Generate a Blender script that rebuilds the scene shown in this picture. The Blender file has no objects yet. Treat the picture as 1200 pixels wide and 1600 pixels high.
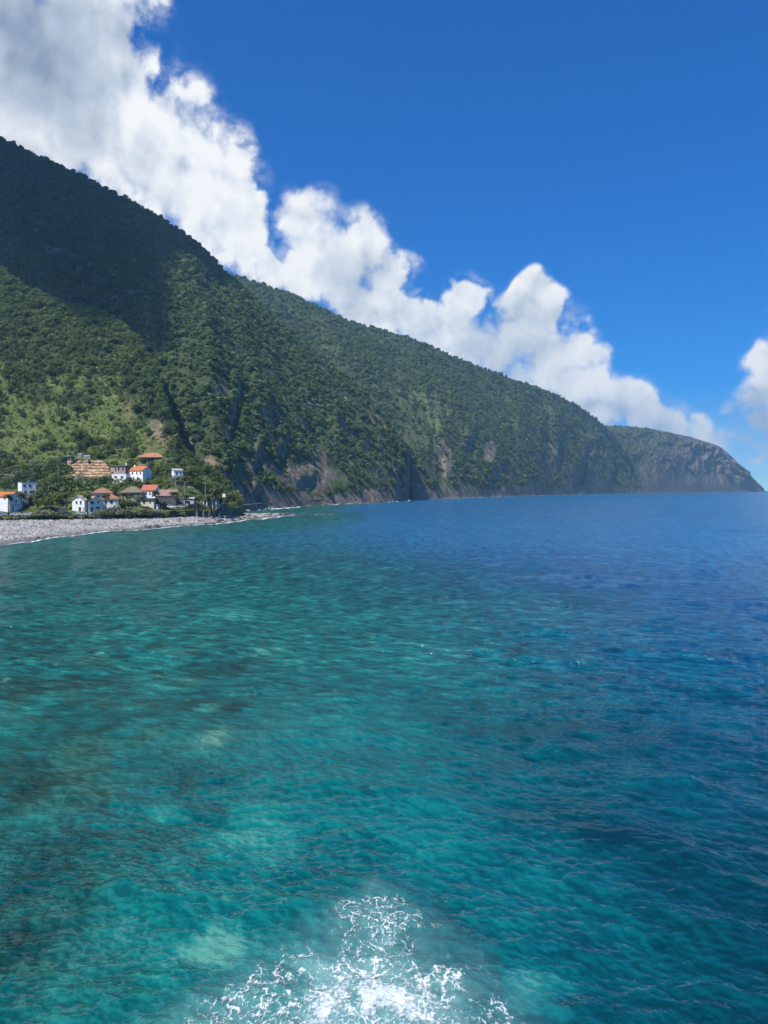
import bpy, bmesh, math, random
import numpy as np
from mathutils import Vector

R = math.radians
random.seed(7)
rng = np.random.default_rng(7)
scene = bpy.context.scene
COL = scene.collection

# ------------------------------------------------------------------ survey
# the photograph's camera: 16 m above the sea, looking along +Y
F, CX, CY, EYE, H = 1160.0, 600.0, 800.0, 764.0, 16.0
PITCH = math.atan((CY - EYE) / F)
cp, sp = math.cos(PITCH), math.sin(PITCH)


def uw(x, y):
    rx, ry = (x - CX) / F, (CY - y) / F
    d = cp + ry * sp
    return rx / d, (ry * cp - sp) / d


def at(x, y, Y):
    u, w = uw(x, y)
    return (u * Y, Y, H + w * Y)


def pix(X, Y, Z):
    dz = Z - H
    d = Y * cp - dz * sp
    return CX + F * X / d, CY - F * (Y * sp + dz * cp) / d


# ------------------------------------------------------------------ numpy noise
def _grad(ix, iy, seed):
    h = (ix * 374761393 + iy * 668265263 + seed * 974634541) & 0xFFFFFFFF
    h = ((h ^ (h >> 13)) * 1274126177) & 0xFFFFFFFF
    return (h ^ (h >> 16)) * (2 * np.pi / 2 ** 32)


def perlin(x, y, seed=0):
    x = np.asarray(x, float); y = np.asarray(y, float)
    xi = np.floor(x).astype(np.int64); yi = np.floor(y).astype(np.int64)
    xf, yf = x - xi, y - yi
    u = xf * xf * xf * (xf * (xf * 6 - 15) + 10)
    v = yf * yf * yf * (yf * (yf * 6 - 15) + 10)

    def g(dx, dy):
        a = _grad(xi + dx, yi + dy, seed)
        return np.cos(a) * (xf - dx) + np.sin(a) * (yf - dy)
    n0 = g(0, 0) * (1 - u) + g(1, 0) * u
    n1 = g(0, 1) * (1 - u) + g(1, 1) * u
    return (n0 * (1 - v) + n1 * v) * 1.4


def fbm(x, y, octv=4, seed=0, gain=0.5):
    s = 0; a = 1.0; t = 0
    for k in range(octv):
        s = s + a * perlin(x * 2 ** k, y * 2 ** k, seed + k * 17); t += a; a *= gain
    return s / t


def ridged(x, y, octv=4, seed=0, gain=0.5):
    s = 0; a = 1.0; t = 0
    for k in range(octv):
        s = s + a * (1 - np.abs(perlin(x * 2 ** k, y * 2 ** k, seed + k * 31)) * 2); t += a; a *= gain
    return s / t


def worley(x, y, seed=0):
    xi = np.floor(x).astype(np.int64); yi = np.floor(y).astype(np.int64)
    f1 = np.full(x.shape, 9.0); f2 = np.full(x.shape, 9.0)
    for dx in (-1, 0, 1):
        for dy in (-1, 0, 1):
            a = _grad(xi + dx, yi + dy, seed) / (2 * np.pi)
            b = _grad(xi + dx, yi + dy, seed + 7) / (2 * np.pi)
            d = np.hypot(xi + dx + a - x, yi + dy + b - y)
            f2 = np.minimum(f2, np.maximum(f1, d)); f1 = np.minimum(f1, d)
    return f1, f2


def sst(a, b, x):
    t = np.clip((np.asarray(x, float) - a) / (b - a), 0, 1)
    return t * t * (3 - 2 * t)


def pchip(xk, yk, x):
    xk = np.asarray(xk, float); yk = np.asarray(yk, float); x = np.asarray(x, float)
    h = np.diff(xk); d = np.diff(yk) / h
    m = np.empty_like(yk); m[0] = d[0]; m[-1] = d[-1]
    for i in range(1, len(yk) - 1):
        if d[i - 1] * d[i] <= 0:
            m[i] = 0
        else:
            w1 = 2 * h[i] + h[i - 1]; w2 = h[i] + 2 * h[i - 1]
            m[i] = (w1 + w2) / (w1 / d[i - 1] + w2 / d[i])
    i = np.clip(np.searchsorted(xk, x) - 1, 0, len(h) - 1)
    t = (x - xk[i]) / h[i]; t = np.clip(t, 0, 1)
    return ((1 + 2 * t) * (1 - t) ** 2 * yk[i] + t * (1 - t) ** 2 * h[i] * m[i]
            + t * t * (3 - 2 * t) * yk[i + 1] + t * t * (t - 1) * h[i] * m[i + 1])


# ------------------------------------------------------------------ materials
def lin(r, g, b):
    f = lambda c: (c / 255 / 12.92) if c <= 10 else ((c / 255 + 0.055) / 1.055) ** 2.4
    return (f(r), f(g), f(b), 1)


class NT:
    """a little node-tree writer"""
    def __init__(s, tree):
        s.t = tree; s.n = tree.nodes; s.l = tree.links

    def put(s, sock, v):
        if isinstance(v, bpy.types.NodeSocket):
            s.l.new(v, sock)
        elif v is not None:
            if hasattr(sock, 'default_value'):
                if sock.type == 'RGBA' and hasattr(v, '__len__') and len(v) == 3:
                    v = (*v, 1.0)
                try:
                    sock.default_value = v
                except Exception:
                    sock.default_value = tuple(v) if not np.isscalar(v) else (v, v, v)

    def add(s, kind, ins=None, out=0, **props):
        nd = s.n.new(kind)
        for k, v in props.items():
            setattr(nd, k, v)
        for k, v in (ins or {}).items():
            s.put(nd.inputs[k], v)
        return nd.outputs[out]

    def m(s, op, a, b=None, c=None, clamp=False):
        nd = s.n.new('ShaderNodeMath'); nd.operation = op; nd.use_clamp = clamp
        s.put(nd.inputs[0], a); s.put(nd.inputs[1], b); s.put(nd.inputs[2], c)
        return nd.outputs[0]

    def v(s, op, a, b=None, out=0):
        nd = s.n.new('ShaderNodeVectorMath'); nd.operation = op
        s.put(nd.inputs[0], a); s.put(nd.inputs[1], b)
        return nd.outputs[out]

    def ramp(s, fac, stops, interp='LINEAR'):
        nd = s.n.new('ShaderNodeValToRGB'); cr = nd.color_ramp; cr.interpolation = interp
        while len(cr.elements) < len(stops):
            cr.elements.new(0.5)
        for e, (p, c) in zip(cr.elements, stops):
            e.position = p; e.color = c if len(c) == 4 else (*c, 1)
        s.put(nd.inputs[0], fac)
        return nd.outputs[0]

    def mix(s, f, a, b, blend='MIX'):
        nd = s.n.new('ShaderNodeMix'); nd.data_type = 'RGBA'; nd.blend_type = blend
        s.put(nd.inputs[0], f); s.put(nd.inputs[6], a); s.put(nd.inputs[7], b)
        return nd.outputs[2]

    def maprange(s, v, a, b, c=0.0, d=1.0, smooth=True):
        nd = s.n.new('ShaderNodeMapRange'); nd.interpolation_type = 'SMOOTHSTEP' if smooth else 'LINEAR'
        for k, val in zip((0, 1, 2, 3, 4), (v, a, b, c, d)):
            s.put(nd.inputs[k], val)
        return nd.outputs[0]

    def noise(s, vec, scale, detail=4, rough=0.55, dist=0.0, out=0, dim='3D'):
        return s.add('ShaderNodeTexNoise', {'Vector': vec, 'Scale': scale, 'Detail': detail, 'Roughness': rough, 'Distortion': dist}, out, noise_dimensions=dim)

    def attr(s, name):
        nd = s.n.new('ShaderNodeAttribute'); nd.attribute_name = name
        return nd.outputs['Fac']

    def pos(s):
        return s.n.new('ShaderNodeNewGeometry').outputs['Position']

    def obj(s):
        return s.n.new('ShaderNodeTexCoord').outputs['Object']

    def bump(s, h, dist=0.1, strength=1.0):
        return s.add('ShaderNodeBump', {'Height': h, 'Distance': dist, 'Strength': strength})


def mat(name):
    m = bpy.data.materials.new(name); m.use_nodes = True
    nt = NT(m.node_tree)
    b = m.node_tree.nodes['Principled BSDF']
    return m, nt, b


def plain(name, col, rough=0.7, var=0.25, scale=1.2, bump=0.0, spec=0.3, metal=0.0):
    """a painted or plastered surface: base colour broken up by two sizes of noise"""
    m, n, b = mat(name)
    o = n.obj()
    f = n.m('ADD', n.m('MULTIPLY', n.noise(o, scale, 5, 0.6), 0.65), n.m('MULTIPLY', n.noise(o, scale * 7, 3), 0.35))
    c0 = tuple(c * (1 - var) for c in col[:3]); c1 = tuple(min(1, c * (1 + var)) for c in col[:3])
    n.put(b.inputs['Base Color'], n.ramp(f, [(0.3, c0), (0.7, c1)]))
    b.inputs['Roughness'].default_value = rough
    b.inputs['Specular IOR Level'].default_value = spec
    b.inputs['Metallic'].default_value = metal
    if bump:
        n.put(b.inputs['Normal'], n.bump(f, bump))
    return m


# ------------------------------------------------------------------ mesh helpers
def np_mesh(name, V, Q, smooth=True):
    V = np.ascontiguousarray(V, dtype=np.float32).reshape(-1, 3); Q = np.ascontiguousarray(Q, dtype=np.int32)
    k = Q.shape[1]
    me = bpy.data.meshes.new(name)
    me.vertices.add(len(V)); me.vertices.foreach_set('co', V.ravel())
    me.loops.add(Q.size); me.loops.foreach_set('vertex_index', Q.ravel())
    me.polygons.add(len(Q)); me.polygons.foreach_set('loop_start', np.arange(0, Q.size, k, dtype=np.int32))
    me.polygons.foreach_set('use_smooth', np.full(len(Q), smooth))
    me.update(calc_edges=True)
    return me


def set_attr(me, name, arr, typ='FLOAT'):
    a = me.attributes.new(name, typ, 'POINT')
    a.data.foreach_set('vector' if typ == 'FLOAT_VECTOR' else 'value', np.ascontiguousarray(arr).ravel())


def grid_quads(nr, nc, mask=None):
    i = np.arange(nr * nc).reshape(nr, nc)
    q = np.stack([i[:-1, :-1], i[:-1, 1:], i[1:, 1:], i[1:, :-1]], -1).reshape(-1, 4)
    if mask is not None:
        q = q[mask.reshape(-1)]
    return q


def link(o, parent=None):
    COL.objects.link(o)
    if parent is not None:
        o.parent = parent
    return o


def mobj(name, me, m=None, parent=None):
    if m is not None and not len(me.materials):
        me.materials.append(m)
    return link(bpy.data.objects.new(name, me), parent)


def tag(o, label=None, cat=None, group=None, kind=None):
    if label: o['label'] = label
    if cat: o['category'] = cat
    if group: o['group'] = group
    if kind: o['kind'] = kind
    return o


def empty(name, loc, rz=0, label=None, cat=None, group=None):
    o = bpy.data.objects.new(name, None); COL.objects.link(o)
    o.location = loc; o.rotation_euler = (0, 0, rz); o.empty_display_size = 0.3
    return tag(o, label, cat, group)


def copy_tree(o, parent=None):
    c = o.copy(); COL.objects.link(c)
    if parent is not None:
        c.parent = parent
    for ch in list(o.children):
        copy_tree(ch, c)
    return c


class MB:
    """collects boxes, prisms and tubes into one mesh"""
    def __init__(s):
        s.V = []; s.F = []

    def poly(s, pts, faces):
        k = len(s.V); s.V += [tuple(p) for p in pts]; s.F += [tuple(k + i for i in f) for f in faces]
        return s

    def box(s, x0, x1, y0, y1, z0, z1):
        p = [(x0, y0, z0), (x1, y0, z0), (x1, y1, z0), (x0, y1, z0), (x0, y0, z1), (x1, y0, z1), (x1, y1, z1), (x0, y1, z1)]
        return s.poly(p, [(0, 3, 2, 1), (4, 5, 6, 7), (0, 1, 5, 4), (1, 2, 6, 5), (2, 3, 7, 6), (3, 0, 4, 7)])

    def prism(s, sec, a, b, axis='y'):
        """extrude a section (list of 2D points, CCW seen from -axis) from a to b"""
        n = len(sec)
        f3 = (lambda p, t: (p[0], t, p[1])) if axis == 'y' else ((lambda p, t: (t, p[0], p[1])) if axis == 'x' else (lambda p, t: (p[0], p[1], t)))
        pts = [f3(p, a) for p in sec] + [f3(p, b) for p in sec]
        return s.poly(pts, [tuple(range(n)), tuple(range(2 * n - 1, n - 1, -1))] + [(i, n + i, n + (i + 1) % n, (i + 1) % n) for i in range(n)])

    def tube(s, pts, rad, sides=8):
        pts = [Vector(p) for p in pts]; k = len(s.V)
        for i, p in enumerate(pts):
            d = (pts[min(i + 1, len(pts) - 1)] - pts[max(i - 1, 0)]).normalized()
            a = d.orthogonal().normalized() if abs(d.z) < 0.9 else Vector((1, 0, 0)); a = (a - d * a.dot(d)).normalized(); b = d.cross(a)
            r = rad[i] if hasattr(rad, '__len__') else rad
            for j in range(sides):
                t = 2 * math.pi * j / sides
                s.V.append(tuple(p + a * (r * math.cos(t)) + b * (r * math.sin(t))))
        for i in range(len(pts) - 1):
            for j in range(sides):
                j2 = (j + 1) % sides
                s.F.append((k + i * sides + j, k + i * sides + j2, k + (i + 1) * sides + j2, k + (i + 1) * sides + j))
        s.F.append(tuple(k + j for j in range(sides - 1, -1, -1)))
        s.F.append(tuple(k + (len(pts) - 1) * sides + j for j in range(sides)))
        return s

    def build(s, name, m, parent=None, smooth=False):
        me = bpy.data.meshes.new(name); me.from_pydata(s.V, [], s.F)
        bm = bmesh.new(); bm.from_mesh(me); bmesh.ops.recalc_face_normals(bm, faces=bm.faces); bm.to_mesh(me); bm.free()
        if smooth:
            me.polygons.foreach_set('use_smooth', [True] * len(me.polygons))
        return mobj(name, me, m, parent)


# ------------------------------------------------------------------ camera, sun, sky
cam = bpy.data.cameras.new('camera'); co = link(bpy.data.objects.new('camera', cam))
co.location = (0, 0, H); co.rotation_euler = (math.pi / 2 - PITCH, 0, 0)
cam.sensor_fit = 'VERTICAL'; cam.sensor_height = 36.0; cam.lens = 36.0 * F / 1600.0
cam.clip_start = 0.5; cam.clip_end = 40000
scene.camera = co

SUN_EL = R(57); SUN_H = Vector((-0.66, -0.75)).normalized()
SUN = Vector((SUN_H.x * math.cos(SUN_EL), SUN_H.y * math.cos(SUN_EL), math.sin(SUN_EL)))
sl = bpy.data.lights.new('sun', 'SUN'); sl.energy = 5.0; sl.angle = R(0.5); sl.color = (1.0, 0.945, 0.86)
so = link(bpy.data.objects.new('sun', sl)); so.rotation_euler = (-SUN).to_track_quat('-Z', 'Y').to_euler(); so.location = (-300, -200, 600)

scene.view_settings.view_transform = 'Standard'; scene.view_settings.look = 'None'
scene.view_settings.exposure = 0.36; scene.view_settings.gamma = 1.0; scene.view_settings.use_curve_mapping = False
scene.cycles.use_denoising = True
scene.cycles.max_bounces = 5; scene.cycles.diffuse_bounces = 2; scene.cycles.glossy_bounces = 2
scene.cycles.transparent_max_bounces = 12; scene.cycles.volume_bounces = 0; scene.cycles.transmission_bounces = 2
scene.cycles.caustics_reflective = False; scene.cycles.caustics_refractive = False


def azel(x, y):
    u, w = uw(x, y)
    return math.atan(u), math.atan(w / math.hypot(1, u))


def build_world():
    w = bpy.data.worlds.new('World'); scene.world = w; w.use_nodes = True
    w.node_tree.nodes.clear(); n = NT(w.node_tree)
    sky = w.node_tree.nodes.new('ShaderNodeTexSky'); sky.sky_type = 'NISHITA'; sky.sun_disc = False
    sky.sun_elevation = SUN_EL; sky.sun_rotation = math.atan2(SUN_H.x, SUN_H.y)
    sky.altitude = 0; sky.air_density = 1.0; sky.dust_density = 0.0; sky.ozone_density = 6.0
    d = w.node_tree.nodes.new('ShaderNodeTexCoord').outputs['Generated']
    sep = w.node_tree.nodes.new('ShaderNodeSeparateXYZ'); n.put(sep.inputs[0], d)
    X, Y, Z = sep.outputs
    # the lowest, brownest degrees of the sky model are skipped: clean sea air
    zc = n.m('ADD', n.m('MULTIPLY', n.m('MAXIMUM', Z, 0.0), 0.94), 0.055)
    n.put(sky.inputs[0], n.v('NORMALIZE', n.add('ShaderNodeCombineXYZ', {0: X, 1: Y, 2: zc})))
    # a hint of extra saturation: the clear marine air of the photograph
    hs = n.add('ShaderNodeHueSaturation', {'Hue': 0.513, 'Saturation': 1.55, 'Value': 1.0, 'Color': sky.outputs[0]})
    bg_sky = n.add('ShaderNodeBackground', {'Color': hs, 'Strength': 0.117})

    az = n.m('ARCTAN2', X, Y)
    el = n.m('ARCSINE', Z)
    comb = n.add('ShaderNodeCombineXYZ', {0: az, 1: el, 2: 0.0})

    # cumulus heaped along the ridge: (x, y, radius, weight) surveyed from the photograph
    heaps = [(40, 60, 165, 1.0), (130, 100, 120, .95), (40, 200, 150, 1.0), (160, 195, 115, 1.05), (245, 245, 120, 1.1), (318, 285, 95, 1.05), (345, 350, 94, 1.0), (415, 425, 34, .8),
             (350, 235, 52, .78), (205, 130, 70, .85), (215, 0, 55, .52), (265, 130, 45, .42), (390, 325, 44, .8), (490, 370, 78, 1.1), (540, 410, 85, 1.0), (465, 430, 60, .9),
             (606, 424, 50, .95), (590, 480, 76, 1.0), (660, 525, 62, 1.0), (716, 474, 50, 1.05), (735, 535, 64, 1.0),
             (832, 482, 54, 1.12), (800, 535, 74, 1.05), (868, 548, 74, 1.1), (910, 592, 58, 1.05), (830, 600, 72, 1.0), (938, 566, 34, .8),
             (990, 632, 48, .95), (1040, 656, 42, .9), (930, 650, 60, .9), (1092, 664, 36, .8), (1010, 680, 60, .65), (1196, 575, 36, 1.05), (1215, 610, 48, 1.1), (1178, 630, 28, .7), (1230, 655, 55, .9),
             (1165, 700, 62, .50), (1165, 652, 40, .62), (1120, 690, 44, .55), (1310, 560, 110, 1.0), (1400, 600, 120, .9), (-100, 150, 200, 1.0), (-300, 50, 260, 1.0), (-350, 300, 200, 1.0)]

    def turb(vec, det):
        ns = n.noise(vec, 13.0, det, 0.60, dim='2D')
        wr = n.v('SCALE', n.v('SUBTRACT', n.noise(vec, 30.0, 2, 0.5, out=1, dim='2D'), (0.5, 0.5, 0.5))); wr.node.inputs['Scale'].default_value = 0.03
        vo = n.add('ShaderNodeTexVoronoi', {'Vector': n.v('ADD', vec, wr), 'Scale': 26.0, 'Detail': 1.0, 'Roughness': 0.5, 'Smoothness': 0.6}, feature='SMOOTH_F1', voronoi_dimensions='2D')
        t = n.m('ADD', n.m('MULTIPLY', n.m('SUBTRACT', ns, 0.5), 1.9), n.m('MULTIPLY', n.m('SUBTRACT', 0.5, vo), 0.60))
        return t, ns

    wrp = n.noise(comb, 10.0, 2, 0.5, out=1, dim='2D')
    wv = n.v('SCALE', n.v('SUBTRACT', wrp, (0.5, 0.5, 0.5))); wv.node.inputs['Scale'].default_value = 0.055
    q = n.v('ADD', comb, wv)
    acc = None
    for (x, y, r, wt) in heaps:
        a, e = azel(x, y)
        rad = r / F * math.cos(a) * 1.32
        f = n.maprange(n.v('DISTANCE', q, (a, e, 0.0), out=1), rad, rad * 0.1, 0.0, wt)
        acc = f if acc is None else n.m('MAXIMUM', acc, f)
    t1, ns = turb(comb, 9)
    t2, _ = turb(n.v('ADD', comb, (-0.012, 0.020, 0.0)), 5)
    D = n.m('ADD', acc, n.m('MULTIPLY', t1, n.maprange(acc, 0.0, 0.45, 0.0, 0.85)))
    alpha = n.maprange(D, 0.12, n.maprange(n.noise(comb, 5.0, 2, 0.5, dim='2D'), 0.35, 0.65, 0.50, 0.90))
    wisp = n.maprange(n.noise(n.v('MULTIPLY', comb, (1, 1.6, 1)), 20.0, 7, 0.62, dim='2D'), 0.42, 0.75)
    alpha = n.m('MAXIMUM', alpha, n.m('MULTIPLY', n.m('MULTIPLY', wisp, n.maprange(acc, 0.03, 0.40)), 0.42))
    # thick middles and undersides stand in their own shade
    dk = None
    for (x, y, r, s_, ax) in ((50, 60, 180, .62, 1.0), (130, 165, 110, .42, 1.0), (30, 250, 90, .22, 1.0), (190, 60, 90, .35, 1.0), (250, 300, 60, .14, 1), (785, 545, 115, .36, .6), (560, 440, 90, .34, .8), (640, 500, 60, .25, 1), (520, 400, 50, .2, 1),
                              (1010, 680, 80, .30, .6), (1180, 670, 80, .50, 1), (890, 610, 50, .16, .7), (1150, 640, 50, .3, 1)):
        a2, e2 = azel(x, y)
        k = n.maprange(n.v('DISTANCE', n.v('MULTIPLY', q, (ax, 1, 1)), (a2 * ax, e2, 0), out=1), r / F, 0.005, 0.0, s_)
        dk = k if dk is None else n.m('MAXIMUM', dk, k)
    lit = n.m('ADD', 0.84, n.m('MULTIPLY', n.m('MULTIPLY', n.m('SUBTRACT', t1, t2), 0.42), n.maprange(dk, 0.05, 0.45, 1.0, 0.45)))
    lit = n.m('SUBTRACT', lit, n.m('MULTIPLY', dk, n.m('ADD', 0.60, n.m('MULTIPLY', ns, 0.65))), clamp=True)
    ccol = n.ramp(lit, [(0.0, (0.16, 0.23, 0.36)), (0.25, (0.30, 0.38, 0.51)), (0.5, (0.56, 0.63, 0.73)), (0.72, (0.82, 0.86, 0.91)), (0.92, (1.0, 1.0, 1.0))])
    bg_c = n.add('ShaderNodeBackground', {'Color': ccol, 'Strength': 0.80})
    mixs = w.node_tree.nodes.new('ShaderNodeMixShader')
    n.put(mixs.inputs[0], n.m('MULTIPLY', alpha, n.maprange(Z, 0.004, 0.04, 0.0, 1.0))); n.put(mixs.inputs[1], bg_sky); n.put(mixs.inputs[2], bg_c)
    out = w.node_tree.nodes.new('ShaderNodeOutputWorld'); n.put(out.inputs[0], mixs.outputs[0])
    w.cycles.sampling_method = 'MANUAL'; w.cycles.sample_map_resolution = 512


build_world()


# ------------------------------------------------------------------ hill materials
def hill_material(name, rock_a, rock_b, floor, grass_a, grass_b, soil):
    """bare rock, forest floor and grass by the surveyed masks, each broken up by noise"""
    m, n, b = mat(name)
    p = n.pos()
    n1 = n.noise(p, 0.022, 6, 0.6); n2 = n.noise(p, 0.16, 6, 0.62); n3 = n.noise(p, 0.9, 4, 0.6)
    stretch = n.v('MULTIPLY', p, (1, 1, 0.75))
    rn = n.noise(stretch, 0.11, 8, 0.66, 0.4)
    rockc = n.ramp(n.m('ADD', n.m('MULTIPLY', rn, 0.7), n.m('MULTIPLY', n3, 0.3)),
                   [(0.28, tuple(c * 0.35 for c in rock_a)), (0.45, rock_a), (0.58, rock_b), (0.75, tuple(c * 1.35 for c in rock_b))])
    rockc = n.mix(n.maprange(n1, 0.48, 0.66), rockc, n.mix(n2, soil, tuple(c * 0.6 for c in soil)))
    floorc = n.mix(n2, tuple(c * 0.6 for c in floor), tuple(c * 1.4 for c in floor))
    g = n.m('ADD', n.m('MULTIPLY', n2, 0.6), n.m('MULTIPLY', n3, 0.4))
    grassc = n.ramp(g, [(0.3, tuple(c * 0.55 for c in grass_a)), (0.5, grass_a), (0.68, grass_b)])
    rock = n.m('ADD', n.attr('rock'), n.m('MULTIPLY', n.m('SUBTRACT', n2, 0.5), 0.9))
    rock = n.maprange(rock, 0.32, 0.62)
    grass = n.maprange(n.m('ADD', n.attr('grass'), n.m('MULTIPLY', n.m('SUBTRACT', n2, 0.5), 0.8)), 0.3, 0.65)
    soilm = n.maprange(n.m('ADD', n.attr('soil'), n.m('MULTIPLY', n.m('SUBTRACT', n2, 0.5), 0.8)), 0.35, 0.65)
    soilc = n.mix(n3, soil, tuple(c * 0.55 for c in soil))
    c = n.mix(grass, floorc, grassc)
    c = n.mix(soilm, c, soilc)
    c = n.mix(rock, c, rockc)
    n.put(b.inputs['Base Color'], c)
    b.inputs['Roughness'].default_value = 0.9; b.inputs['Specular IOR Level'].default_value = 0.15
    h = n.m('ADD', n.m('MULTIPLY', rn, 5.0), n.m('MULTIPLY', n3, 0.8))
    n.put(b.inputs['Normal'], n.bump(h, 1.0, 0.9))
    return m


ROCK1 = (0.150, 0.125, 0.100); ROCK2 = (0.32, 0.245, 0.170)
M_hill1 = hill_material('hillside_ground', ROCK1, ROCK2, (0.045, 0.062, 0.020), (0.092, 0.128, 0.032), (0.195, 0.225, 0.074), (0.24, 0.17, 0.10))
M_hill2 = hill_material('mountain_ground', ROCK1, ROCK2, (0.050, 0.072, 0.030), (0.105, 0.145, 0.048), (0.17, 0.20, 0.075), (0.21, 0.155, 0.11))
M_hill3 = hill_material('ridge_ground', ROCK1, ROCK2, (0.050, 0.072, 0.030), (0.090, 0.125, 0.045), (0.14, 0.165, 0.066), (0.20, 0.15, 0.11))
M_hill4 = hill_material('headland_ground', (0.13, 0.105, 0.09), (0.22, 0.175, 0.15), (0.065, 0.08, 0.04), (0.08, 0.095, 0.045), (0.12, 0.125, 0.06), (0.19, 0.14, 0.105))


def grid_normals(P):
    dr = np.gradient(P, axis=0); dc = np.gradient(P, axis=1)
    nn = np.cross(dc, dr)
    nn /= np.linalg.norm(nn, axis=-1, keepdims=True) + 1e-9
    return nn


def blob(px, py, lst):
    """survey mask: lst of (x, y, rx, ry, weight) in photo pixels"""
    out = np.zeros(px.shape)
    for (x, y, rx, ry, w) in lst:
        d = np.hypot((px - x) / rx, (py - y) / ry)
        out = np.maximum(out, w * (1 - sst(0.45, 1.15, d)))
    return out


# ------------------------------------------------------------------ the near hillside with the village
HX = [-420, -150, 0, 37, 107, 143, 187, 213, 232, 250, 262, 275, 290, 310, 330, 345, 357, 380]
HYC = [330, 372, 424, 452, 482, 488, 510, 532, 566, 612, 655, 700, 727, 741, 757, 775, 789, 803]      # crest, pixel row (below the tree tops)
HDC = [800, 715, 690, 680, 660, 650, 625, 605, 588, 565, 535, 500, 468, 452, 442, 430, 415, 405]     # crest, distance
HDF = [255, 285, 300, 304, 311, 315, 322, 327, 330, 334, 336, 340, 344, 350, 357, 366, 378, 402]     # front edge above the beach
NC1, NR1 = 430, 230
u_k = np.array([uw(x, y)[0] for x, y in zip(HX, HYC)])
U1 = np.linspace(u_k[0], u_k[-1], NC1)
xk_col = np.interp(U1, u_k, HX)
YC1 = np.interp(U1, u_k, HYC); DC1 = np.interp(U1, u_k, HDC); DF1 = np.interp(U1, u_k, HDF)
WC1 = np.array([uw(0, y)[1] for y in YC1])
LEV_F = np.array([0.0, 0.026, 0.045, 0.075, 0.185, 0.31, 0.40, 1.0])
LEV_Y = [None, None, None, 783, 758, 730, 707, None]
LEV_FR = [0, 0, 0, .17, .42, .72, .86, 1.0]
T1 = np.concatenate([np.linspace(0, 0.42, 120, endpoint=False), np.linspace(0.42, 1.0, NR1 - 150), np.linspace(1.0, 1.55, 31)[1:]])
Z1 = np.zeros((len(T1), NC1)); Y1 = np.zeros_like(Z1)
for c in range(NC1):
    yc = YC1[c]; zc = H + WC1[c] * DC1[c]
    zs = []
    for f, yl, fr in zip(LEV_F, LEV_Y, LEV_FR):
        Yd = DF1[c] + f * (DC1[c] - DF1[c])
        if f == 0: zs.append(4.9 + 1.3 * float(sst(225, 300, xk_col[c])))
        elif f == 0.026: zs.append(5.0 + 1.3 * float(sst(225, 300, xk_col[c])))
        elif f == 0.045: zs.append(6.45)
        elif yl is None: zs.append(zc)
        else:
            yy = max(yl, 799 - (799 - yc) * fr)
            zs.append(H + uw(0, yy)[1] * Yd)
    zs = np.maximum.accumulate(np.minimum(np.array(zs), max(zc, 6.6))) + np.arange(8) * 0.01
    t = T1
    z = pchip(LEV_F, zs, np.minimum(t, 1.0))
    Yd = DF1[c] + t * (DC1[c] - DF1[c])
    back = np.maximum(Yd - DC1[c], 0)
    z = z - back * 0.10 - back ** 2 * 0.0022
    Z1[:, c] = z; Y1[:, c] = Yd
X1 = Y1 * U1[None, :]
# the upper slope is terraced for vines and cut by small gullies
up = sst(0.42, 0.6, T1)[:, None] * (1 - sst(0.9, 1.0, T1))[:, None]
Z1 = Z1 + up * 7.0 * ridged(X1 / 70, Y1 / 170, 4, 5) * 0.8 + up * 2.2 * fbm(X1 / 16, Y1 / 16, 3, 9)
stepm = sst(0.20, 0.28, T1)[:, None] * (1 - sst(0.70, 0.80, T1))[:, None] * sst(-0.1, 0.15, fbm(X1 / 60, Y1 / 60, 2, 21) + 0.2)
zq = (Z1 + 1.2 * fbm(X1 / 25, Y1 / 25, 2, 3)) / 3.0
Z1 = Z1 + stepm * 3.0 * ((np.floor(zq) + sst(0.62, 0.95, zq - np.floor(zq))) - zq) * 0.9


def z1(X, Y):
    """height of the hillside at X, Y (before any thing stands on it)"""
    u = X / Y
    cf = np.clip((u - U1[0]) / (U1[1] - U1[0]), 0, NC1 - 1.001); c0 = int(cf); fc = cf - c0
    z = 0
    for c, wgt in ((c0, 1 - fc), (c0 + 1, fc)):
        t = (Y - DF1[c]) / (DC1[c] - DF1[c])
        z += wgt * np.interp(t, T1, Z1[:, c])
    return z


def gp(x, y, ymin=None):
    """the point of the hillside seen at a photo pixel"""
    u, w = uw(x, y)
    c = np.clip(int(round((u - U1[0]) / (U1[1] - U1[0]))), 0, NC1 - 1)
    Y = DF1[c] + 0.5
    while Y < DC1[c] and H + w * Y > z1(u * Y, Y):
        Y += 0.5
    return Vector((u * Y, Y, z1(u * Y, Y)))


PX1, PY1 = pix(X1, Y1, Z1)
N1 = grid_normals(np.stack([X1, Y1, Z1], -1))
steep1 = 1 - np.abs(N1[..., 2])
low = 1 - sst(0.30, 0.45, T1)[:, None]
grass1 = np.clip(0.25 + 0.9 * fbm(X1 / 45, Y1 / 45, 4, 11) + 0.35 * sst(0.75, 0.5, T1)[:, None], 0, 1)
grass1 = np.maximum(grass1, blob(PX1, PY1, [(60, 665, 90, 45, .9), (170, 660, 60, 40, .8), (110, 600, 60, 22, .8), (20, 640, 50, 50, .6), (270, 755, 45, 18, .7), (170, 595, 50, 10, .8)]))
rock1 = np.clip((steep1 - 0.50) * 2.2, 0, 1) * 0.6 + blob(PX1, PY1, [(262, 670, 26, 40, .8), (245, 640, 14, 40, .4), (235, 680, 16, 40, .45), (292, 700, 22, 30, .8), (350, 790, 10, 8, .7)])
rock1 = np.maximum(rock1, (T1 < 0.0)[:, None] * 1.0)
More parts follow.
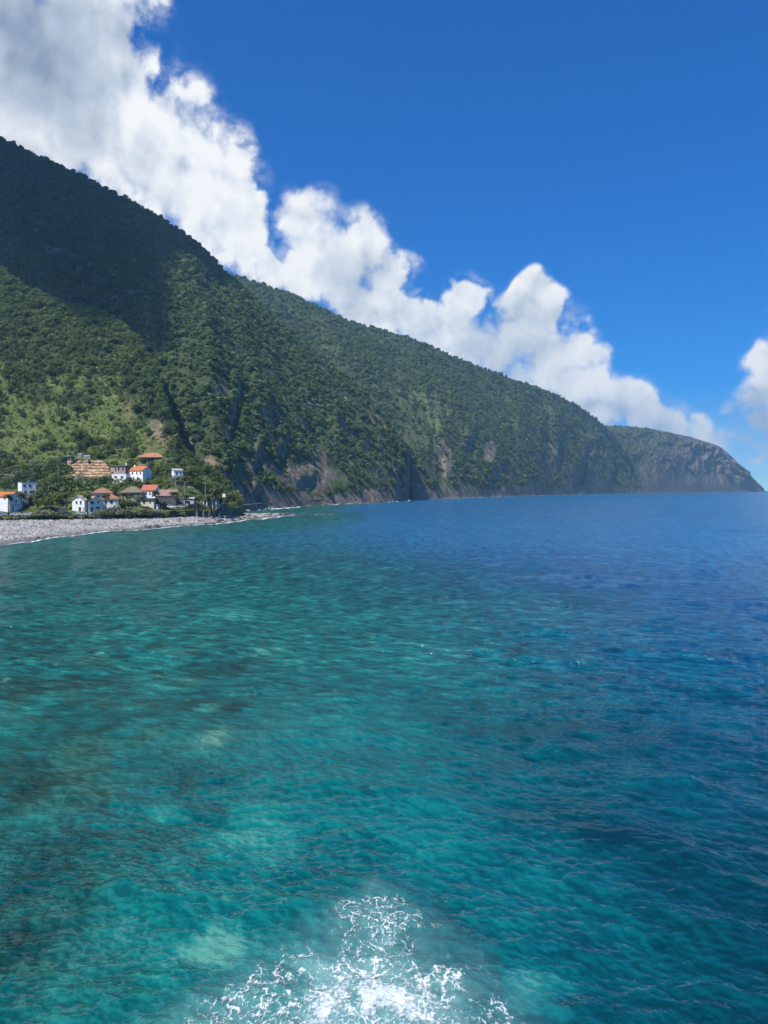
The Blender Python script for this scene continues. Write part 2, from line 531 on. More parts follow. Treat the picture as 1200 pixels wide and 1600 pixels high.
soil1 = blob(PX1, PY1, [(135, 735, 36, 16, .8), (10, 700, 30, 12, .3), (200, 640, 16, 24, .5), (150, 665, 25, 14, .35), (90, 640, 30, 12, .3), (120, 685, 40, 8, .4)])
P1 = np.stack([X1, Y1, Z1], -1)
front = P1[:1].copy(); front[..., 2] = 0.5; front[..., 1] -= 0.35
P1f = np.concatenate([front, P1], 0)
me = np_mesh('hillside', P1f, grid_quads(*P1f.shape[:2]))
for nm, a in (('rock', rock1), ('grass', grass1), ('soil', soil1)):
    set_attr(me, nm, np.concatenate([a[:1], a], 0))
tag(mobj('hillside', me, M_hill1), 'lower green hillside with vine terraces behind the village', kind='structure')


# ------------------------------------------------------------------ the mountain, the long ridge behind it and the headland
def patch(base, crest, ns, nt, prof, gully, seed, notches=(), wave=170.0, back=(140, 0.5), tend=0.0):
    b = np.array([at(x, y, Y) if z is None else (uw(x, EYE)[0] * Y, Y, z) for (x, y, Y, z) in base])
    c = np.array([at(x, y, Y) for (x, y, Y) in crest])
    mid = (b + c) / 2
    s = np.concatenate([[0], np.cumsum(np.linalg.norm(np.diff(mid, axis=0), axis=1))])
    # columns evenly spaced as the eye meets them: a blend of length along the slope and angle
    ang = np.arctan2(mid[:, 0], mid[:, 1]); ang = np.maximum.accumulate(ang + np.arange(len(ang)) * 1e-4); ang = (ang - ang[0]) / (ang[-1] - ang[0])
    par = 0.5 * s / s[-1] + 0.5 * ang
    q = np.linspace(0, 1, ns)
    Bs = np.stack([pchip(par, b[:, k], q) for k in range(3)], -1); Cs = np.stack([pchip(par, c[:, k], q) for k in range(3)], -1)
    sl_ = np.interp(q, par, s)
    t = np.concatenate([[-0.03, -0.012], np.linspace(0, 1, nt), np.linspace(1, 2, 16)[1:]])[:, None]
    tc = np.clip(t, 0, 1)
    hd = (Bs - Cs)[:, :2]; hl = np.linalg.norm(hd, axis=1, keepdims=True); out = hd / hl        # seaward
    h = tc ** prof
    XY = Bs[None, :, :2] + (Cs - Bs)[None, :, :2] * tc[..., None]
    Z = Bs[None, :, 2] + (Cs - Bs)[None, :, 2] * h
    XY = XY + out[None] * (np.maximum(-t, 0) * hl[:, 0][None])[..., None] * 1.5
    Z = Z - np.maximum(-t, 0) * 400
    Z = np.where(t < 0, np.minimum(Z, -4), Z)
    bk = np.maximum(t - 1, 0)
    XY = XY - out[None] * (bk * back[0])[..., None]
    Z = Z - bk * back[0] * back[1] * (0.35 + 0.65 * bk)
    S = np.broadcast_to(sl_[None], Z.shape); Tt = np.broadcast_to(tc, Z.shape)
    env = (0.12 + 0.88 * sst(0.0, 0.34, Tt)) * (1 - sst(0.80, 1.0, Tt))
    g1 = ridged(S / wave + 0.35 * fbm(Tt * 3, S / 300, 2, seed + 3), Tt * 0.9 + S / 900, 2, seed) - 0.5
    g2 = ridged(S / (wave * .36) + 0.3 * fbm(Tt * 5, S / 90, 2, seed + 4), Tt * 2.0, 3, seed + 1) - 0.5
    g3 = fbm(XY[..., 0] / 28, XY[..., 1] / 28 + Z / 28, 4, seed + 2)
    D = gully * env * (g1 * 0.75 + g2 * 0.38 + g3 * 0.22)
    px, py = pix(XY[..., 0], XY[..., 1], Z)
    for (x, y, rx, ry, A) in notches:           # sheer faces: the slope leans out above and is cut back below
        w = 1 - sst(0.3, 1.0, np.abs((px - x) / rx)); v = (py - y) / ry
        D = D + A * w * np.where(np.abs(v) < 1, -np.sin(v * np.pi / 2), -np.sign(v) * (1 - sst(1.0, 2.4, np.abs(v))))
    XY = XY + out[None] * D[..., None]
    Z = Z + env * gully * 0.12 * fbm(XY[..., 0] / 60, XY[..., 1] / 60, 3, seed + 8)
    P = np.concatenate([XY, Z[..., None]], -1)
    return P, t, S, Tt


def finish_patch(name, P, m, rock, grass, soil, label):
    me = np_mesh(name, P, grid_quads(*P.shape[:2]))
    for nm, a in (('rock', rock), ('grass', grass), ('soil', soil)):
        set_attr(me, nm, np.clip(a, 0, 1))
    return tag(mobj(name, me, m), label, kind='structure')


# mountain --------------------------------------------------------------
base2 = [(-420, 0, 760, 150), (-200, 0, 720, 140), (0, 0, 690, 120), (130, 0, 640, 80), (230, 0, 560, 35), (300, 0, 490, 4), (345, 0, 470, 0), (395, 0, 545, 0), (440, 0, 615, 0),
         (500, 0, 725, 0), (560, 0, 820, 0), (606, 0, 905, 0), (634, 0, 1000, 0), (640, 0, 1120, 0)]
base2 = [(x, y, Y, z) for x, y, Y, z in base2]
crest2 = [(-420, 40, 1100), (-200, 110, 1100), (-5, 214, 1100), (100, 262, 1090), (190, 308, 1080), (255, 344, 1075), (305, 380, 1075), (345, 418, 1075), (385, 454, 1070),
          (440, 506, 1065), (515, 567, 1060), (575, 622, 1055), (637, 700, 1045), (641, 706, 1135)]
notch2 = [(368, 632, 10, 30, 15), (405, 712, 9, 20, 9), (442, 703, 12, 20, 10), (480, 752, 20, 12, 6), (298, 690, 16, 30, 9), (628, 735, 9, 32, 14), (400, 768, 8, 12, 8)]
P2, t2, S2, T2 = patch(base2, crest2, 560, 250, 0.92, 36.0, 40, notch2, 150.0)
N2 = grid_normals(P2); px2, py2 = pix(P2[..., 0], P2[..., 1], P2[..., 2])
steep2 = 1 - np.abs(N2[..., 2])
nz2 = fbm(S2 / 40, T2 * 9, 4, 60)
rock2 = np.clip((steep2 - 0.47) * 2.6, 0, 1) + (1 - sst(2, 22, P2[..., 2] + 16 * nz2)) * 0.9
rock2 = np.maximum(rock2, blob(px2, py2, [(480, 745, 60, 32, .62), (400, 745, 60, 45, .55), (345, 600, 22, 40, .5), (330, 740, 40, 40, .55), (410, 690, 30, 60, .4), (545, 735, 30, 30, .4), (355, 660, 22, 40, .42), (495, 715, 14, 30, .55)]) + 0.25 * nz2)
soil2 = blob(px2, py2, [(490, 760, 50, 16, .6), (350, 610, 22, 46, .45), (505, 725, 8, 30, .7), (330, 480, 6, 12, .5), (540, 625, 40, 22, .35), (470, 560, 40, 12, .3), (560, 640, 40, 40, .4)]) + 0.25 * nz2 * (T2 < 0.6)
grass2 = np.clip(0.15 + 0.7 * fbm(S2 / 60, T2 * 6, 4, 61), 0, 1)
grass2 = np.maximum(grass2, blob(px2, py2, [(520, 750, 30, 24, .8), (590, 740, 40, 28, .7), (390, 700, 40, 30, .5), (270, 500, 10, 30, .7), (330, 560, 30, 14, .5)]))
finish_patch('mountain', P2, M_hill2, rock2, grass2, soil2, 'tall wooded mountain falling steeply to the sea, its upper left in cloud shade')

# long ridge -------------------------------------------------------------
base3 = [(520, 0, 1250, 40), (580, 0, 1180, 10), (625, 0, 1120, 0), (650, 0, 1095, 0), (680, 0, 1180, 0), (720, 0, 1300, 0), (785, 0, 1560, 0), (860, 0, 1930, 0), (915, 0, 2250, 0), (952, 0, 2480, 0), (982, 0, 2700, 0), (1006, 0, 2900, 0)]
crest3 = [(250, 408, 1750), (330, 420, 1750), (395, 440, 1760), (470, 467, 1790), (550, 504, 1830), (640, 530, 1900), (750, 575, 2050), (850, 610, 2280), (900, 634, 2450), (940, 662, 2640), (962, 684, 2800), (992, 735, 2960)]
notch3 = [(735, 690, 12, 26, 18), (690, 700, 9, 30, 10), (870, 700, 14, 30, 20), (775, 740, 14, 18, 10), (905, 730, 10, 20, 12)]
P3, t3, S3, T3 = patch(base3, crest3, 560, 200, 0.80, 60.0, 80, notch3, 330.0, (260, 0.5))
N3 = grid_normals(P3); px3, py3 = pix(P3[..., 0], P3[..., 1], P3[..., 2])
steep3 = 1 - np.abs(N3[..., 2]); nz3 = fbm(S3 / 90, T3 * 9, 4, 90)
rock3 = np.clip((steep3 - 0.50) * 2.6, 0, 1) * 0.8 + (1 - sst(3, 26, P3[..., 2] + 24 * nz3)) * 0.9
rock3 = np.maximum(rock3, blob(px3, py3, [(765, 705, 12, 24, .7), (690, 720, 24, 50, .55), (860, 710, 24, 40, .5), (930, 700, 30, 60, .42), (740, 665, 8, 30, .5), (640, 765, 40, 14, .8), (800, 750, 40, 16, .4)]) + 0.3 * nz3)
soil3 = blob(px3, py3, [(765, 705, 14, 22, .6), (700, 740, 50, 30, .45), (660, 740, 30, 30, .45), (880, 720, 40, 40, .35), (740, 650, 6, 22, .5), (640, 700, 12, 70, .4)]) + 0.2 * nz3 * (T3 < 0.55)
grass3 = np.clip(0.15 + 0.7 * fbm(S3 / 110, T3 * 6, 4, 91), 0, 1)
grass3 = np.maximum(grass3, blob(px3, py3, [(655, 650, 55, 60, .95), (680, 640, 30, 26, .9), (650, 690, 30, 30, .8), (720, 760, 60, 16, .6), (500, 520, 40, 10, .3)]))
stp = blob(px3, py3, [(655, 675, 45, 40, 1.0)])
zq = P3[..., 2] / 7.0
P3[..., 2] += stp * 7.0 * ((np.floor(zq) + sst(0.6, 0.95, zq - np.floor(zq))) - zq)
finish_patch('coastal_ridge', P3, M_hill3, rock3, grass3, soil3, 'long wooded coastal ridge beyond the mountain, hazy with distance')

# headland ----------------------------------------------------------------
base4 = [(880, 0, 2900, 20), (930, 0, 2820, 5), (968, 0, 2800, 0), (1000, 0, 2950, 0), (1035, 0, 3130, 0), (1070, 0, 3380, 0), (1105, 0, 3640, 0), (1135, 0, 3860, 0), (1155, 0, 4010, 0), (1173, 0, 4150, 0), (1186, 0, 4300, 0), (1193, 0, 4420, 0)]
crest4 = [(820, 655, 3150), (890, 661, 3150), (945, 665, 3180), (1000, 668, 3300), (1040, 675, 3450), (1075, 682, 3640), (1100, 690, 3840), (1125, 699, 4020), (1143, 713, 4140), (1163, 734, 4240), (1182, 752, 4380), (1194, 764, 4480)]
notch4 = [(1060, 730, 30, 20, 30), (1110, 720, 24, 20, 26), (1165, 750, 12, 12, 18), (1090, 700, 30, 10, 15)]
P4, t4, S4, T4 = patch(base4, crest4, 420, 150, 0.66, 95.0, 120, notch4, 330.0, (300, 0.5))
N4 = grid_normals(P4); px4, py4 = pix(P4[..., 0], P4[..., 1], P4[..., 2])
steep4 = 1 - np.abs(N4[..., 2]); nz4 = fbm(S4 / 120, T4 * 9, 4, 130)
rock4 = np.clip((steep4 - 0.38) * 2.2, 0, 1) * 0.8 + sst(980, 1110, px4) * 0.55 + 0.45 * nz4
soil4 = blob(px4, py4, [(1010, 765, 26, 6, 1.0), (1000, 757, 14, 3, .9), (1040, 742, 30, 12, .3)]) + 0.25 * nz4
grass4 = np.clip(0.3 + 0.8 * fbm(S4 / 150, T4 * 6, 4, 131), 0, 1)
finish_patch('headland', P4, M_hill4, rock4, grass4, soil4, 'bare brown headland ending the coast at the horizon')


# ------------------------------------------------------------------ trees
def leaf_material(name, dark, light, sat=1.0):
    m, n, b = mat(name)
    rnd = n.n.new('ShaderNodeObjectInfo').outputs['Random']
    p = n.pos()
    big = n.noise(p, 0.018, 3, 0.5); sm = n.noise(p, 0.55, 3, 0.6)
    f = n.m('ADD', n.m('MULTIPLY', rnd, 0.55), n.m('ADD', n.m('MULTIPLY', big, 0.40), n.m('MULTIPLY', sm, 0.15)))
    c = n.ramp(f, [(0.25, dark), (0.55, tuple((a + b_) / 2 for a, b_ in zip(dark, light))), (0.85, light)])
    n.put(b.inputs['Base Color'], c)
    b.inputs['Roughness'].default_value = 0.55; b.inputs['Specular IOR Level'].default_value = 0.25
    tr = n.add('ShaderNodeBsdfTranslucent', {'Color': n.mix(0.5, c, (0.10, 0.16, 0.02, 1))})
    ms = n.n.new('ShaderNodeMixShader'); ms.inputs[0].default_value = 0.32
    n.put(ms.inputs[1], b.outputs[0]); n.put(ms.inputs[2], tr)
    out = [x for x in n.n if x.type == 'OUTPUT_MATERIAL'][0]; n.put(out.inputs[0], ms.outputs[0])
    return m


M_leaf_far = leaf_material('laurel_leaves', (0.066, 0.112, 0.034), (0.155, 0.225, 0.068))
M_leaf = leaf_material('broadleaf_leaves', (0.075, 0.118, 0.030), (0.185, 0.240, 0.066))
M_leaf_dark = leaf_material('dark_leaves', (0.050, 0.086, 0.028), (0.130, 0.185, 0.054))
M_leaf_lime = leaf_material('bright_leaves', (0.075, 0.115, 0.018), (0.20, 0.235, 0.045))
M_leaf_dry = leaf_material('dry_leaves', (0.20, 0.21, 0.125), (0.38, 0.38, 0.235))
M_palm = leaf_material('palm_fronds', (0.040, 0.055, 0.018), (0.13, 0.14, 0.055))
M_bark = plain('bark', (0.10, 0.078, 0.058), 0.9, 0.4, 1.5)


def leaf_cloud(lobes, per, leaf, seed, flat=0.85):
    """leaf-sized faces spread through the shells of several lobes"""
    g = np.random.default_rng(seed); V = []
    for (x, y, z, r) in lobes:
        k = max(6, int(per * r * r))
        d = g.normal(size=(k, 3)); d /= np.linalg.norm(d, axis=1, keepdims=True)
        d[:, 2] = np.where(d[:, 2] < -0.35, -d[:, 2], d[:, 2])
        c = np.array([x, y, z]) + d * (r * (0.62 + 0.48 * g.random((k, 1)) ** 0.7)) * np.array([1, 1, flat])
        nrm = d + g.normal(size=(k, 3)) * 0.55; nrm /= np.linalg.norm(nrm, axis=1, keepdims=True)
        a = np.cross(nrm, g.normal(size=(k, 3))); a /= np.linalg.norm(a, axis=1, keepdims=True); b = np.cross(nrm, a)
        s = leaf * (0.6 + 0.8 * g.random((k, 1)))
        q = np.stack([c - a * s * .55, c + b * s * .38 + a * s * .05, c + a * s * .6, c - b * s * .42], 1)
        V.append(q.reshape(-1, 3))
    V = np.concatenate(V); return V, np.arange(len(V)).reshape(-1, 4)


def lobes_for(seed, n, rad, height, spread, z0):
    g = random.Random(seed); L = [(0, 0, z0 + height * 0.62, rad * 1.05)]
    for i in range(n):
        a = 2 * math.pi * i / n + g.uniform(-.5, .5); rr = spread * g.uniform(.55, 1.05)
        L.append((math.cos(a) * rr, math.sin(a) * rr, z0 + height * g.uniform(.22, .80), rad * g.uniform(.55, 1.0)))
    return L


def tree_mesh(name, seed, n, rad, height, spread, z0, per, leaf, m):
    V, Q = leaf_cloud(lobes_for(seed, n, rad, height, spread, z0), per, leaf, seed)
    me = np_mesh(name, V, Q, False); me.materials.append(m); return me


def trunk_mesh(name, h, r, seed, limbs=3, z0=-1.2):
    g = random.Random(seed); mb = MB()
    top = (g.uniform(-.3, .3), g.uniform(-.3, .3), h)
    mb.tube([(0, 0, z0), (g.uniform(-.1, .1), 0, h * .4), top], [r, r * .75, r * .4], 7)
    for i in range(limbs):
        a = 2 * math.pi * i / limbs + g.random(); l = h * g.uniform(.35, .6)
        mb.tube([(top[0] * .7, top[1] * .7, h * .62), (math.cos(a) * l * .5, math.sin(a) * l * .5, h * .9), (math.cos(a) * l, math.sin(a) * l, h * 1.15)], [r * .45, r * .3, r * .12], 5)
    o = mb.build(name, M_bark); me = o.data; bpy.data.objects.remove(o); return me


# far crowns, drawn many times over by the woods
wood_col = bpy.data.collections.new('wood_kinds')
for i, (n_, rad, hh, spr, per, leaf, m) in enumerate([(6, 2.6, 6.5, 2.4, 9, 1.35, M_leaf_far), (5, 2.9, 5.5, 2.2, 9, 1.4, M_leaf_far), (7, 2.3, 8.0, 2.3, 10, 1.3, M_leaf_far),
                                                    (5, 2.5, 5.5, 2.5, 10, 1.2, M_leaf), (5, 2.2, 4.5, 2.3, 9, 1.2, M_leaf_dry)]):
    ob = bpy.data.objects.new('wood_kind_%d' % i, tree_mesh('wood_kind', 100 + i, n_, rad, hh, spr, 0.0, per, leaf, m)); wood_col.objects.link(ob)


def scatter(name, pts, rot, size, kind, collection, label):
    me = bpy.data.meshes.new(name); me.vertices.add(len(pts)); me.vertices.foreach_set('co', np.asarray(pts, np.float32).ravel())
    set_attr(me, 'rot', np.asarray(rot, np.float32), 'FLOAT_VECTOR'); set_attr(me, 'size', np.asarray(size, np.float32))
    a = me.attributes.new('species', 'INT', 'POINT'); a.data.foreach_set('value', np.asarray(kind, np.int32))
    o = link(bpy.data.objects.new(name, me)); tag(o, label, kind='stuff')
    ng = bpy.data.node_groups.new(name, 'GeometryNodeTree')
    ng.interface.new_socket('Geometry', in_out='INPUT', socket_type='NodeSocketGeometry'); ng.interface.new_socket('Geometry', in_out='OUTPUT', socket_type='NodeSocketGeometry')
    gi = ng.nodes.new('NodeGroupInput'); go = ng.nodes.new('NodeGroupOutput')
    ip = ng.nodes.new('GeometryNodeInstanceOnPoints'); ci = ng.nodes.new('GeometryNodeCollectionInfo')
    ci.inputs[0].default_value = collection; ci.inputs[1].default_value = True; ci.inputs[2].default_value = True
    def na(nm, typ):
        x = ng.nodes.new('GeometryNodeInputNamedAttribute'); x.data_type = typ; x.inputs[0].default_value = nm
        return x.outputs[0]
    L = ng.links.new
    L(gi.outputs[0], ip.inputs['Points']); L(ci.outputs[0], ip.inputs['Instance']); ip.inputs['Pick Instance'].default_value = True
    L(na('species', 'INT'), ip.inputs['Instance Index']); L(na('rot', 'FLOAT_VECTOR'), ip.inputs['Rotation']); L(na('size', 'FLOAT'), ip.inputs['Scale'])
    L(ip.outputs[0], go.inputs[0])
    md = o.modifiers.new('scatter', 'NODES'); md.node_group = ng
    return o


def sow(P, rows, density, accept, g):
    """random points on a grid surface, evenly by area"""
    A = P[rows[0]:rows[1]]
    a, b, c, d = A[:-1, :-1], A[:-1, 1:], A[1:, 1:], A[1:, :-1]
    area = 0.5 * (np.linalg.norm(np.cross(b - a, c - a), axis=-1) + np.linalg.norm(np.cross(c - a, d - a), axis=-1))
    w = area * density * accept[rows[0]:rows[1]][:-1, :-1]
    n = int(w.sum()); idx = g.choice(w.size, size=n, p=w.ravel() / w.sum())
    i, j = np.unravel_index(idx, w.shape); u = g.random((n, 1)); v = g.random((n, 1))
    pts = a[i, j] * (1 - u) * (1 - v) + b[i, j] * u * (1 - v) + c[i, j] * u * v + d[i, j] * (1 - u) * v
    return pts, i + rows[0], j


def wood(name, P, rock, grass, soil, zmin, spacing, smin, smax, label, dry, seed, ntop, bright=0.05):
    g = np.random.default_rng(seed)
    thin = sst(-0.30, 0.10, fbm(P[..., 0] / (spacing * 9), P[..., 1] / (spacing * 9) + P[..., 2] / (spacing * 9), 4, seed + 500))
    acc = (0.35 + 0.65 * thin) * np.clip(1.05 - 1.15 * np.clip(rock, 0, 1) - 0.55 * sst(0.45, 0.8, grass) - 0.8 * sst(.4, .7, soil), 0.03, 1) * (P[..., 2] > zmin)
    pts, i, j = sow(P, (2, ntop), 1.0 / spacing ** 2, acc, g)
    n = len(pts)
    size = smin + (smax - smin) * g.random(n) ** 2.3
    size *= (0.45 + 0.55 * sst(0.15, 0.7, acc[i, j]))
    pts = pts.copy(); pts[:, 2] -= size * 0.9
    kind = g.choice(5, n, p=[.36, .30, .34 - dry - bright, bright, dry])
    rot = np.stack([g.normal(0, .12, n), g.normal(0, .12, n), g.random(n) * 6.283], -1)
    return scatter(name, pts, rot, size, kind, wood_col, label)


wood('mountain_wood', P2, rock2, grass2, soil2, 5, 3.9, 0.30, 1.12, 'dense laurel wood covering the tall mountain', .07, 1, 2 + 250 + 4)
wood('ridge_wood', P3, rock3, grass3, soil3, 6, 6.4, 0.42, 1.55, 'hazy laurel wood covering the long coastal ridge', .05, 2, 2 + 200 + 4)
wood('headland_scrub', P4, np.clip(rock4 * .95, 0, 1), grass4, soil4, 8, 9.0, 0.45, 1.15, 'sparse scrub dotting the bare far headland', .30, 3, 2 + 150 + 3, 0.0)


# ------------------------------------------------------------------ the sea
def wave_tile(N, L, wind, damp, seed, lw):
    g = np.random.default_rng(seed)
    k1 = 2 * np.pi * np.fft.fftfreq(N, L / N); kx, ky = np.meshgrid(k1, k1)
    k = np.hypot(kx, ky); k[0, 0] = 1
    wx, wy = math.cos(wind), math.sin(wind)
    cosf = (kx * wx + ky * wy) / k
    S = np.exp(-1 / (k * lw) ** 2) / k ** 4 * (0.04 + cosf ** 4) * np.exp(-(k * damp) ** 2); S[0, 0] = 0
    h = np.fft.ifft2((g.normal(size=(N, N)) + 1j * g.normal(size=(N, N))) * np.sqrt(S)).real
    return h / h.std()


def tile_at(tile, L, x, y, rot):
    N = tile.shape[0]; c, s = math.cos(rot), math.sin(rot)
    u = (x * c - y * s) / L * N; v = (x * s + y * c) / L * N
    i = np.floor(u).astype(np.int64); j = np.floor(v).astype(np.int64); fu, fv = u - i, v - j
    i0, i1, j0, j1 = i % N, (i + 1) % N, j % N, (j + 1) % N
    return (tile[j0, i0] * (1 - fu) + tile[j0, i1] * fu) * (1 - fv) + (tile[j1, i0] * (1 - fu) + tile[j1, i1] * fu) * fv


WIND = R(247)
TA = wave_tile(512, 173.0, WIND, 0.3, 1, 1.3)
TB = wave_tile(512, 47.0, WIND + 0.30, 0.04, 2, 0.27)
TC = wave_tile(512, 13.7, WIND - 0.35, 0.012, 3, 0.13)
TD = wave_tile(256, 610.0, WIND + 0.1, 2.0, 4, 6.0)
TE = wave_tile(512, 5.3, WIND + 0.2, 0.006, 6, 0.055)


def eta(x, y):
    r = np.hypot(x, y)
    a = tile_at(TA, 173.0, x, y, 0.0); b = tile_at(TB, 47.0, x, y, 0.0); c = tile_at(TC, 13.7, x, y, 0.0); d = tile_at(TD, 610.0, x, y, 0.0)
    h = 0.20 * (np.exp(0.35 * a) - 1) * (1 - sst(140, 420, r)) + 0.105 * (np.exp(0.25 * b) - 1) * (1 - sst(55, 150, r))
    e = tile_at(TE, 5.3, x, y, 0.0)
    h = h + 0.013 * (np.exp(0.2 * e) - 1) * (1 - sst(24, 48, r))
    return h + 0.044 * (np.exp(0.2 * c) - 1) * (1 - sst(32, 75, r)) + 0.16 * d * (1 - sst(700, 2200, r))


SEA_R = 7150.0
rows_y = np.concatenate([np.linspace(1655, 767.2, 660)])
rr = H / -np.array([uw(CX, y)[1] for y in rows_y])
rr = np.concatenate([[2, 5, 8, 11, 14, 16.5], rr[rr > 17.5], [SEA_R]]); rr = np.unique(np.minimum(rr, SEA_R))
az = np.concatenate([np.linspace(-180, -38, 50, endpoint=False), np.linspace(-38, 38, 980), np.linspace(38, 180, 51)[1:]]) * math.pi / 180
WX = rr[:, None] * np.sin(az)[None]; WY = rr[:, None] * np.cos(az)[None]
WZ = eta(WX, WY)
# sloping sea bed: shallow and stony on the left and inshore, deep on the right and out at sea
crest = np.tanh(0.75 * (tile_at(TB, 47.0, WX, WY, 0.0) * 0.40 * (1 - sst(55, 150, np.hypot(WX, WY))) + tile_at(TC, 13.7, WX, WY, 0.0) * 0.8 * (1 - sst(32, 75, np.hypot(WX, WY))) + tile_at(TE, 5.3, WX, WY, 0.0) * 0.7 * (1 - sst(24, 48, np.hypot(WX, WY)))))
e_ = 0.35
sx = (eta(WX + e_, WY) - eta(WX - e_, WY)) / (2 * e_); sy = (eta(WX, WY + e_) - eta(WX, WY - e_)) / (2 * e_)
refr = 2.2
BX = WX + sx * refr; BY = WY + sy * refr
dist = np.hypot(WX, WY)
side = WX + 0.06 * WY + 10 * fbm(WX / 70, WY / 70, 3, 7)
deep = 0.10 + 0.62 * sst(-25, 70, side + 0.02 * WY) + 0.30 * sst(70, 260, WY) * sst(-140, -10, WX + 0.10 * WY) + 0.30 * sst(250, 1200, WY)
near_right = sst(80, 25, WY) * sst(1, 13, WX)
# coastal shallows: distance to the shore line
shore = np.array([at(x, EYE, Y)[:2] for x, Y in [(-420, 200), (-150, 160), (0, 208), (100, 250), (200, 285), (300, 325), (400, 395), (460, 440)]] + [at(x, EYE, Y)[:2] for x, Y in [(440, 600), (500, 714), (600, 884), (634, 1000), (650, 1095), (720, 1300), (785, 1560), (915, 2250), (1035, 3130), (1193, 4420)]])


def seg_dist(x, y, pl):
    d = np.full(x.shape, 1e9)
    for p, q in zip(pl[:-1], pl[1:]):
        vx, vy = q - p; L2 = vx * vx + vy * vy
        t = np.clip(((x - p[0]) * vx + (y - p[1]) * vy) / L2, 0, 1)
        d = np.minimum(d, np.hypot(x - p[0] - t * vx, y - p[1] - t * vy))
    return d


sd = seg_dist(WX, WY, shore)
deep = deep - 0.50 * (1 - sst(10, 75, sd + 25 * fbm(WX / 40, WY / 40, 3, 8))) * sst(220, 330, WY) * (WY < 1300)
deep = deep - 0.25 * (1 - sst(10, 60, sd)) * (WY < 330)
deep = np.clip(deep + 0.10 * fbm(WX / 22, WY / 45, 4, 12), 0, 1)
bed = 0.49 + 0.24 * fbm(BX / 8.0, BY / 11.0, 4, 31) + 0.20 * fbm(BX / 1.9, BY / 2.6, 4, 33)
# stony ground to the lower left, pale sand shoals where the photograph shows them
stones = sst(-4, -17, WX - 0.02 * WY) * (1 - sst(45, 110, WY))
f1, f2 = worley(BX / 3.4 + fbm(BX / 4, BY / 4, 2, 5), BY / 3.4, 44)
bed = bed - 0.17 * stones * sst(-.15, .2, fbm(BX / 6, BY / 8, 3, 36)) + stones * 0.10 * (0.5 - f1)


def shoal(x, y, w, h, amt):
    Y = H / -uw(x, y)[1]; X = uw(x, y)[0] * Y
    dx = (BX - X) / (w / F * Y); Yh = H / -uw(x, y + h)[1]
    d = np.hypot(dx, (BY - Y) / max(abs(Y - Yh), 0.3))
    return amt * (1 - sst(0.2, 1.25, d + 0.5 * fbm(BX / 2.5, BY / 2.5, 3, 51)))


sand = shoal(330, 1490, 60, 50, .55) + shoal(830, 1545, 70, 40, .38) + shoal(255, 1275, 40, 25, .35) + shoal(400, 1300, 90, 60, .28) + shoal(330, 1165, 50, 24, .30) + shoal(350, 960, 60, 14, .30) + shoal(280, 925, 60, 10, .18) + shoal(330, 1112, 30, 11, .40) + shoal(6, 1064, 8, 8, .5)
rocky = shoal(362, 1114, 22, 8, .30) + shoal(30, 1480, 60, 50, .26) + shoal(120, 1340, 90, 60, .10) + shoal(170, 1420, 80, 40, .12) + shoal(40, 1250, 60, 40, .12) + shoal(940, 1310, 70, 20, .2)
bed = np.clip(bed + sand - rocky - 0.31 * near_right, 0, 1)
stone_tint = np.clip(stones * sst(-.1, .35, fbm(BX / 5, BY / 7, 4, 37)) + rocky * 1.3 + shoal(330, 1112, 34, 12, .5) + shoal(330, 1490, 60, 50, .35) + shoal(330, 1165, 60, 24, .4), 0, 1)


# whitewater breaking below the viewer
def wake(x, y):
    """0..1 churn of the broken water under the viewer, reaching out in ragged arms"""
    wv_ = fbm(x / 1.9, y / 2.4, 4, 61); xw = x + 0.9 * fbm(x / 1.5, y / 2.2, 3, 62)
    core = 1 - sst(0.0, 1.15, np.hypot((xw + 0.55) / 3.6, (y - 18.6) / 7.6) + 0.40 * wv_)
    tail = (1 - sst(0.0, 1.0, np.abs(xw + 0.15 + 0.05 * (y - 24)) / (0.28 + 0.40 * np.clip(31.0 - y, 0, 9)))) * (1 - sst(26, 33, y + 2.0 * wv_))
    fan = (1 - sst(0.20, 1.0, np.abs(xw + 1.3 - 0.13 * (y - 20)) / np.clip(8.6 - 0.66 * (y - 20), 0.6, 9))) * (1 - sst(20, 31.5, y + 3.0 * wv_))
    return np.clip(1.02 * core + 0.30 * tail + 0.72 * fan, 0, 1.2)


def lace(x, y, d):
    """feathery threads of foam: level lines of rough noise, thickening where the water is churned more (d)"""
    wx = x + 0.45 * fbm(x / 1.3, y / 1.7, 3, 71); wy = y + 0.45 * fbm(x / 1.3 + 9, y / 1.7, 3, 72)
    out = 0
    for sc, w0, w1, sd_, lo, amp in ((1.25, .016, .050, 1, 0.0, .95), (0.70, .020, .060, 5, .04, .95), (0.38, .026, .075, 9, .08, .9), (0.21, .034, .08, 13, .20, .75)):
        nn = fbm(wx / sc, wy / sc * 0.8, 6, 300 + sd_, 0.54)
        brk = 0.10 + 1.2 * sst(-.30, .45, fbm(x / sc / .8, y / sc / 1.1, 4, 81 + sd_))
        w = (w0 + w1 * np.clip(d, 0, 1.3) ** 1.5) * brk
        out = np.maximum(out, amp * np.exp(-(nn / w) ** 2) * np.clip(brk, 0, 1) * sst(lo, lo + .3, d))
    return out


mk = wake(WX, WY) * (dist < 60)
aer = np.clip(mk * 0.85 + 0.9 * mk * fbm(BX / 1.3, BY / 1.6, 5, 90), 0, 1)
V = np.stack([WX, WY, WZ], -1)
me = np_mesh('sea', V, grid_quads(*V.shape[:2])[:, ::-1])
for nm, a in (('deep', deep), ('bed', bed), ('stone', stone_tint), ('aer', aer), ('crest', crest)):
    set_attr(me, nm, a)


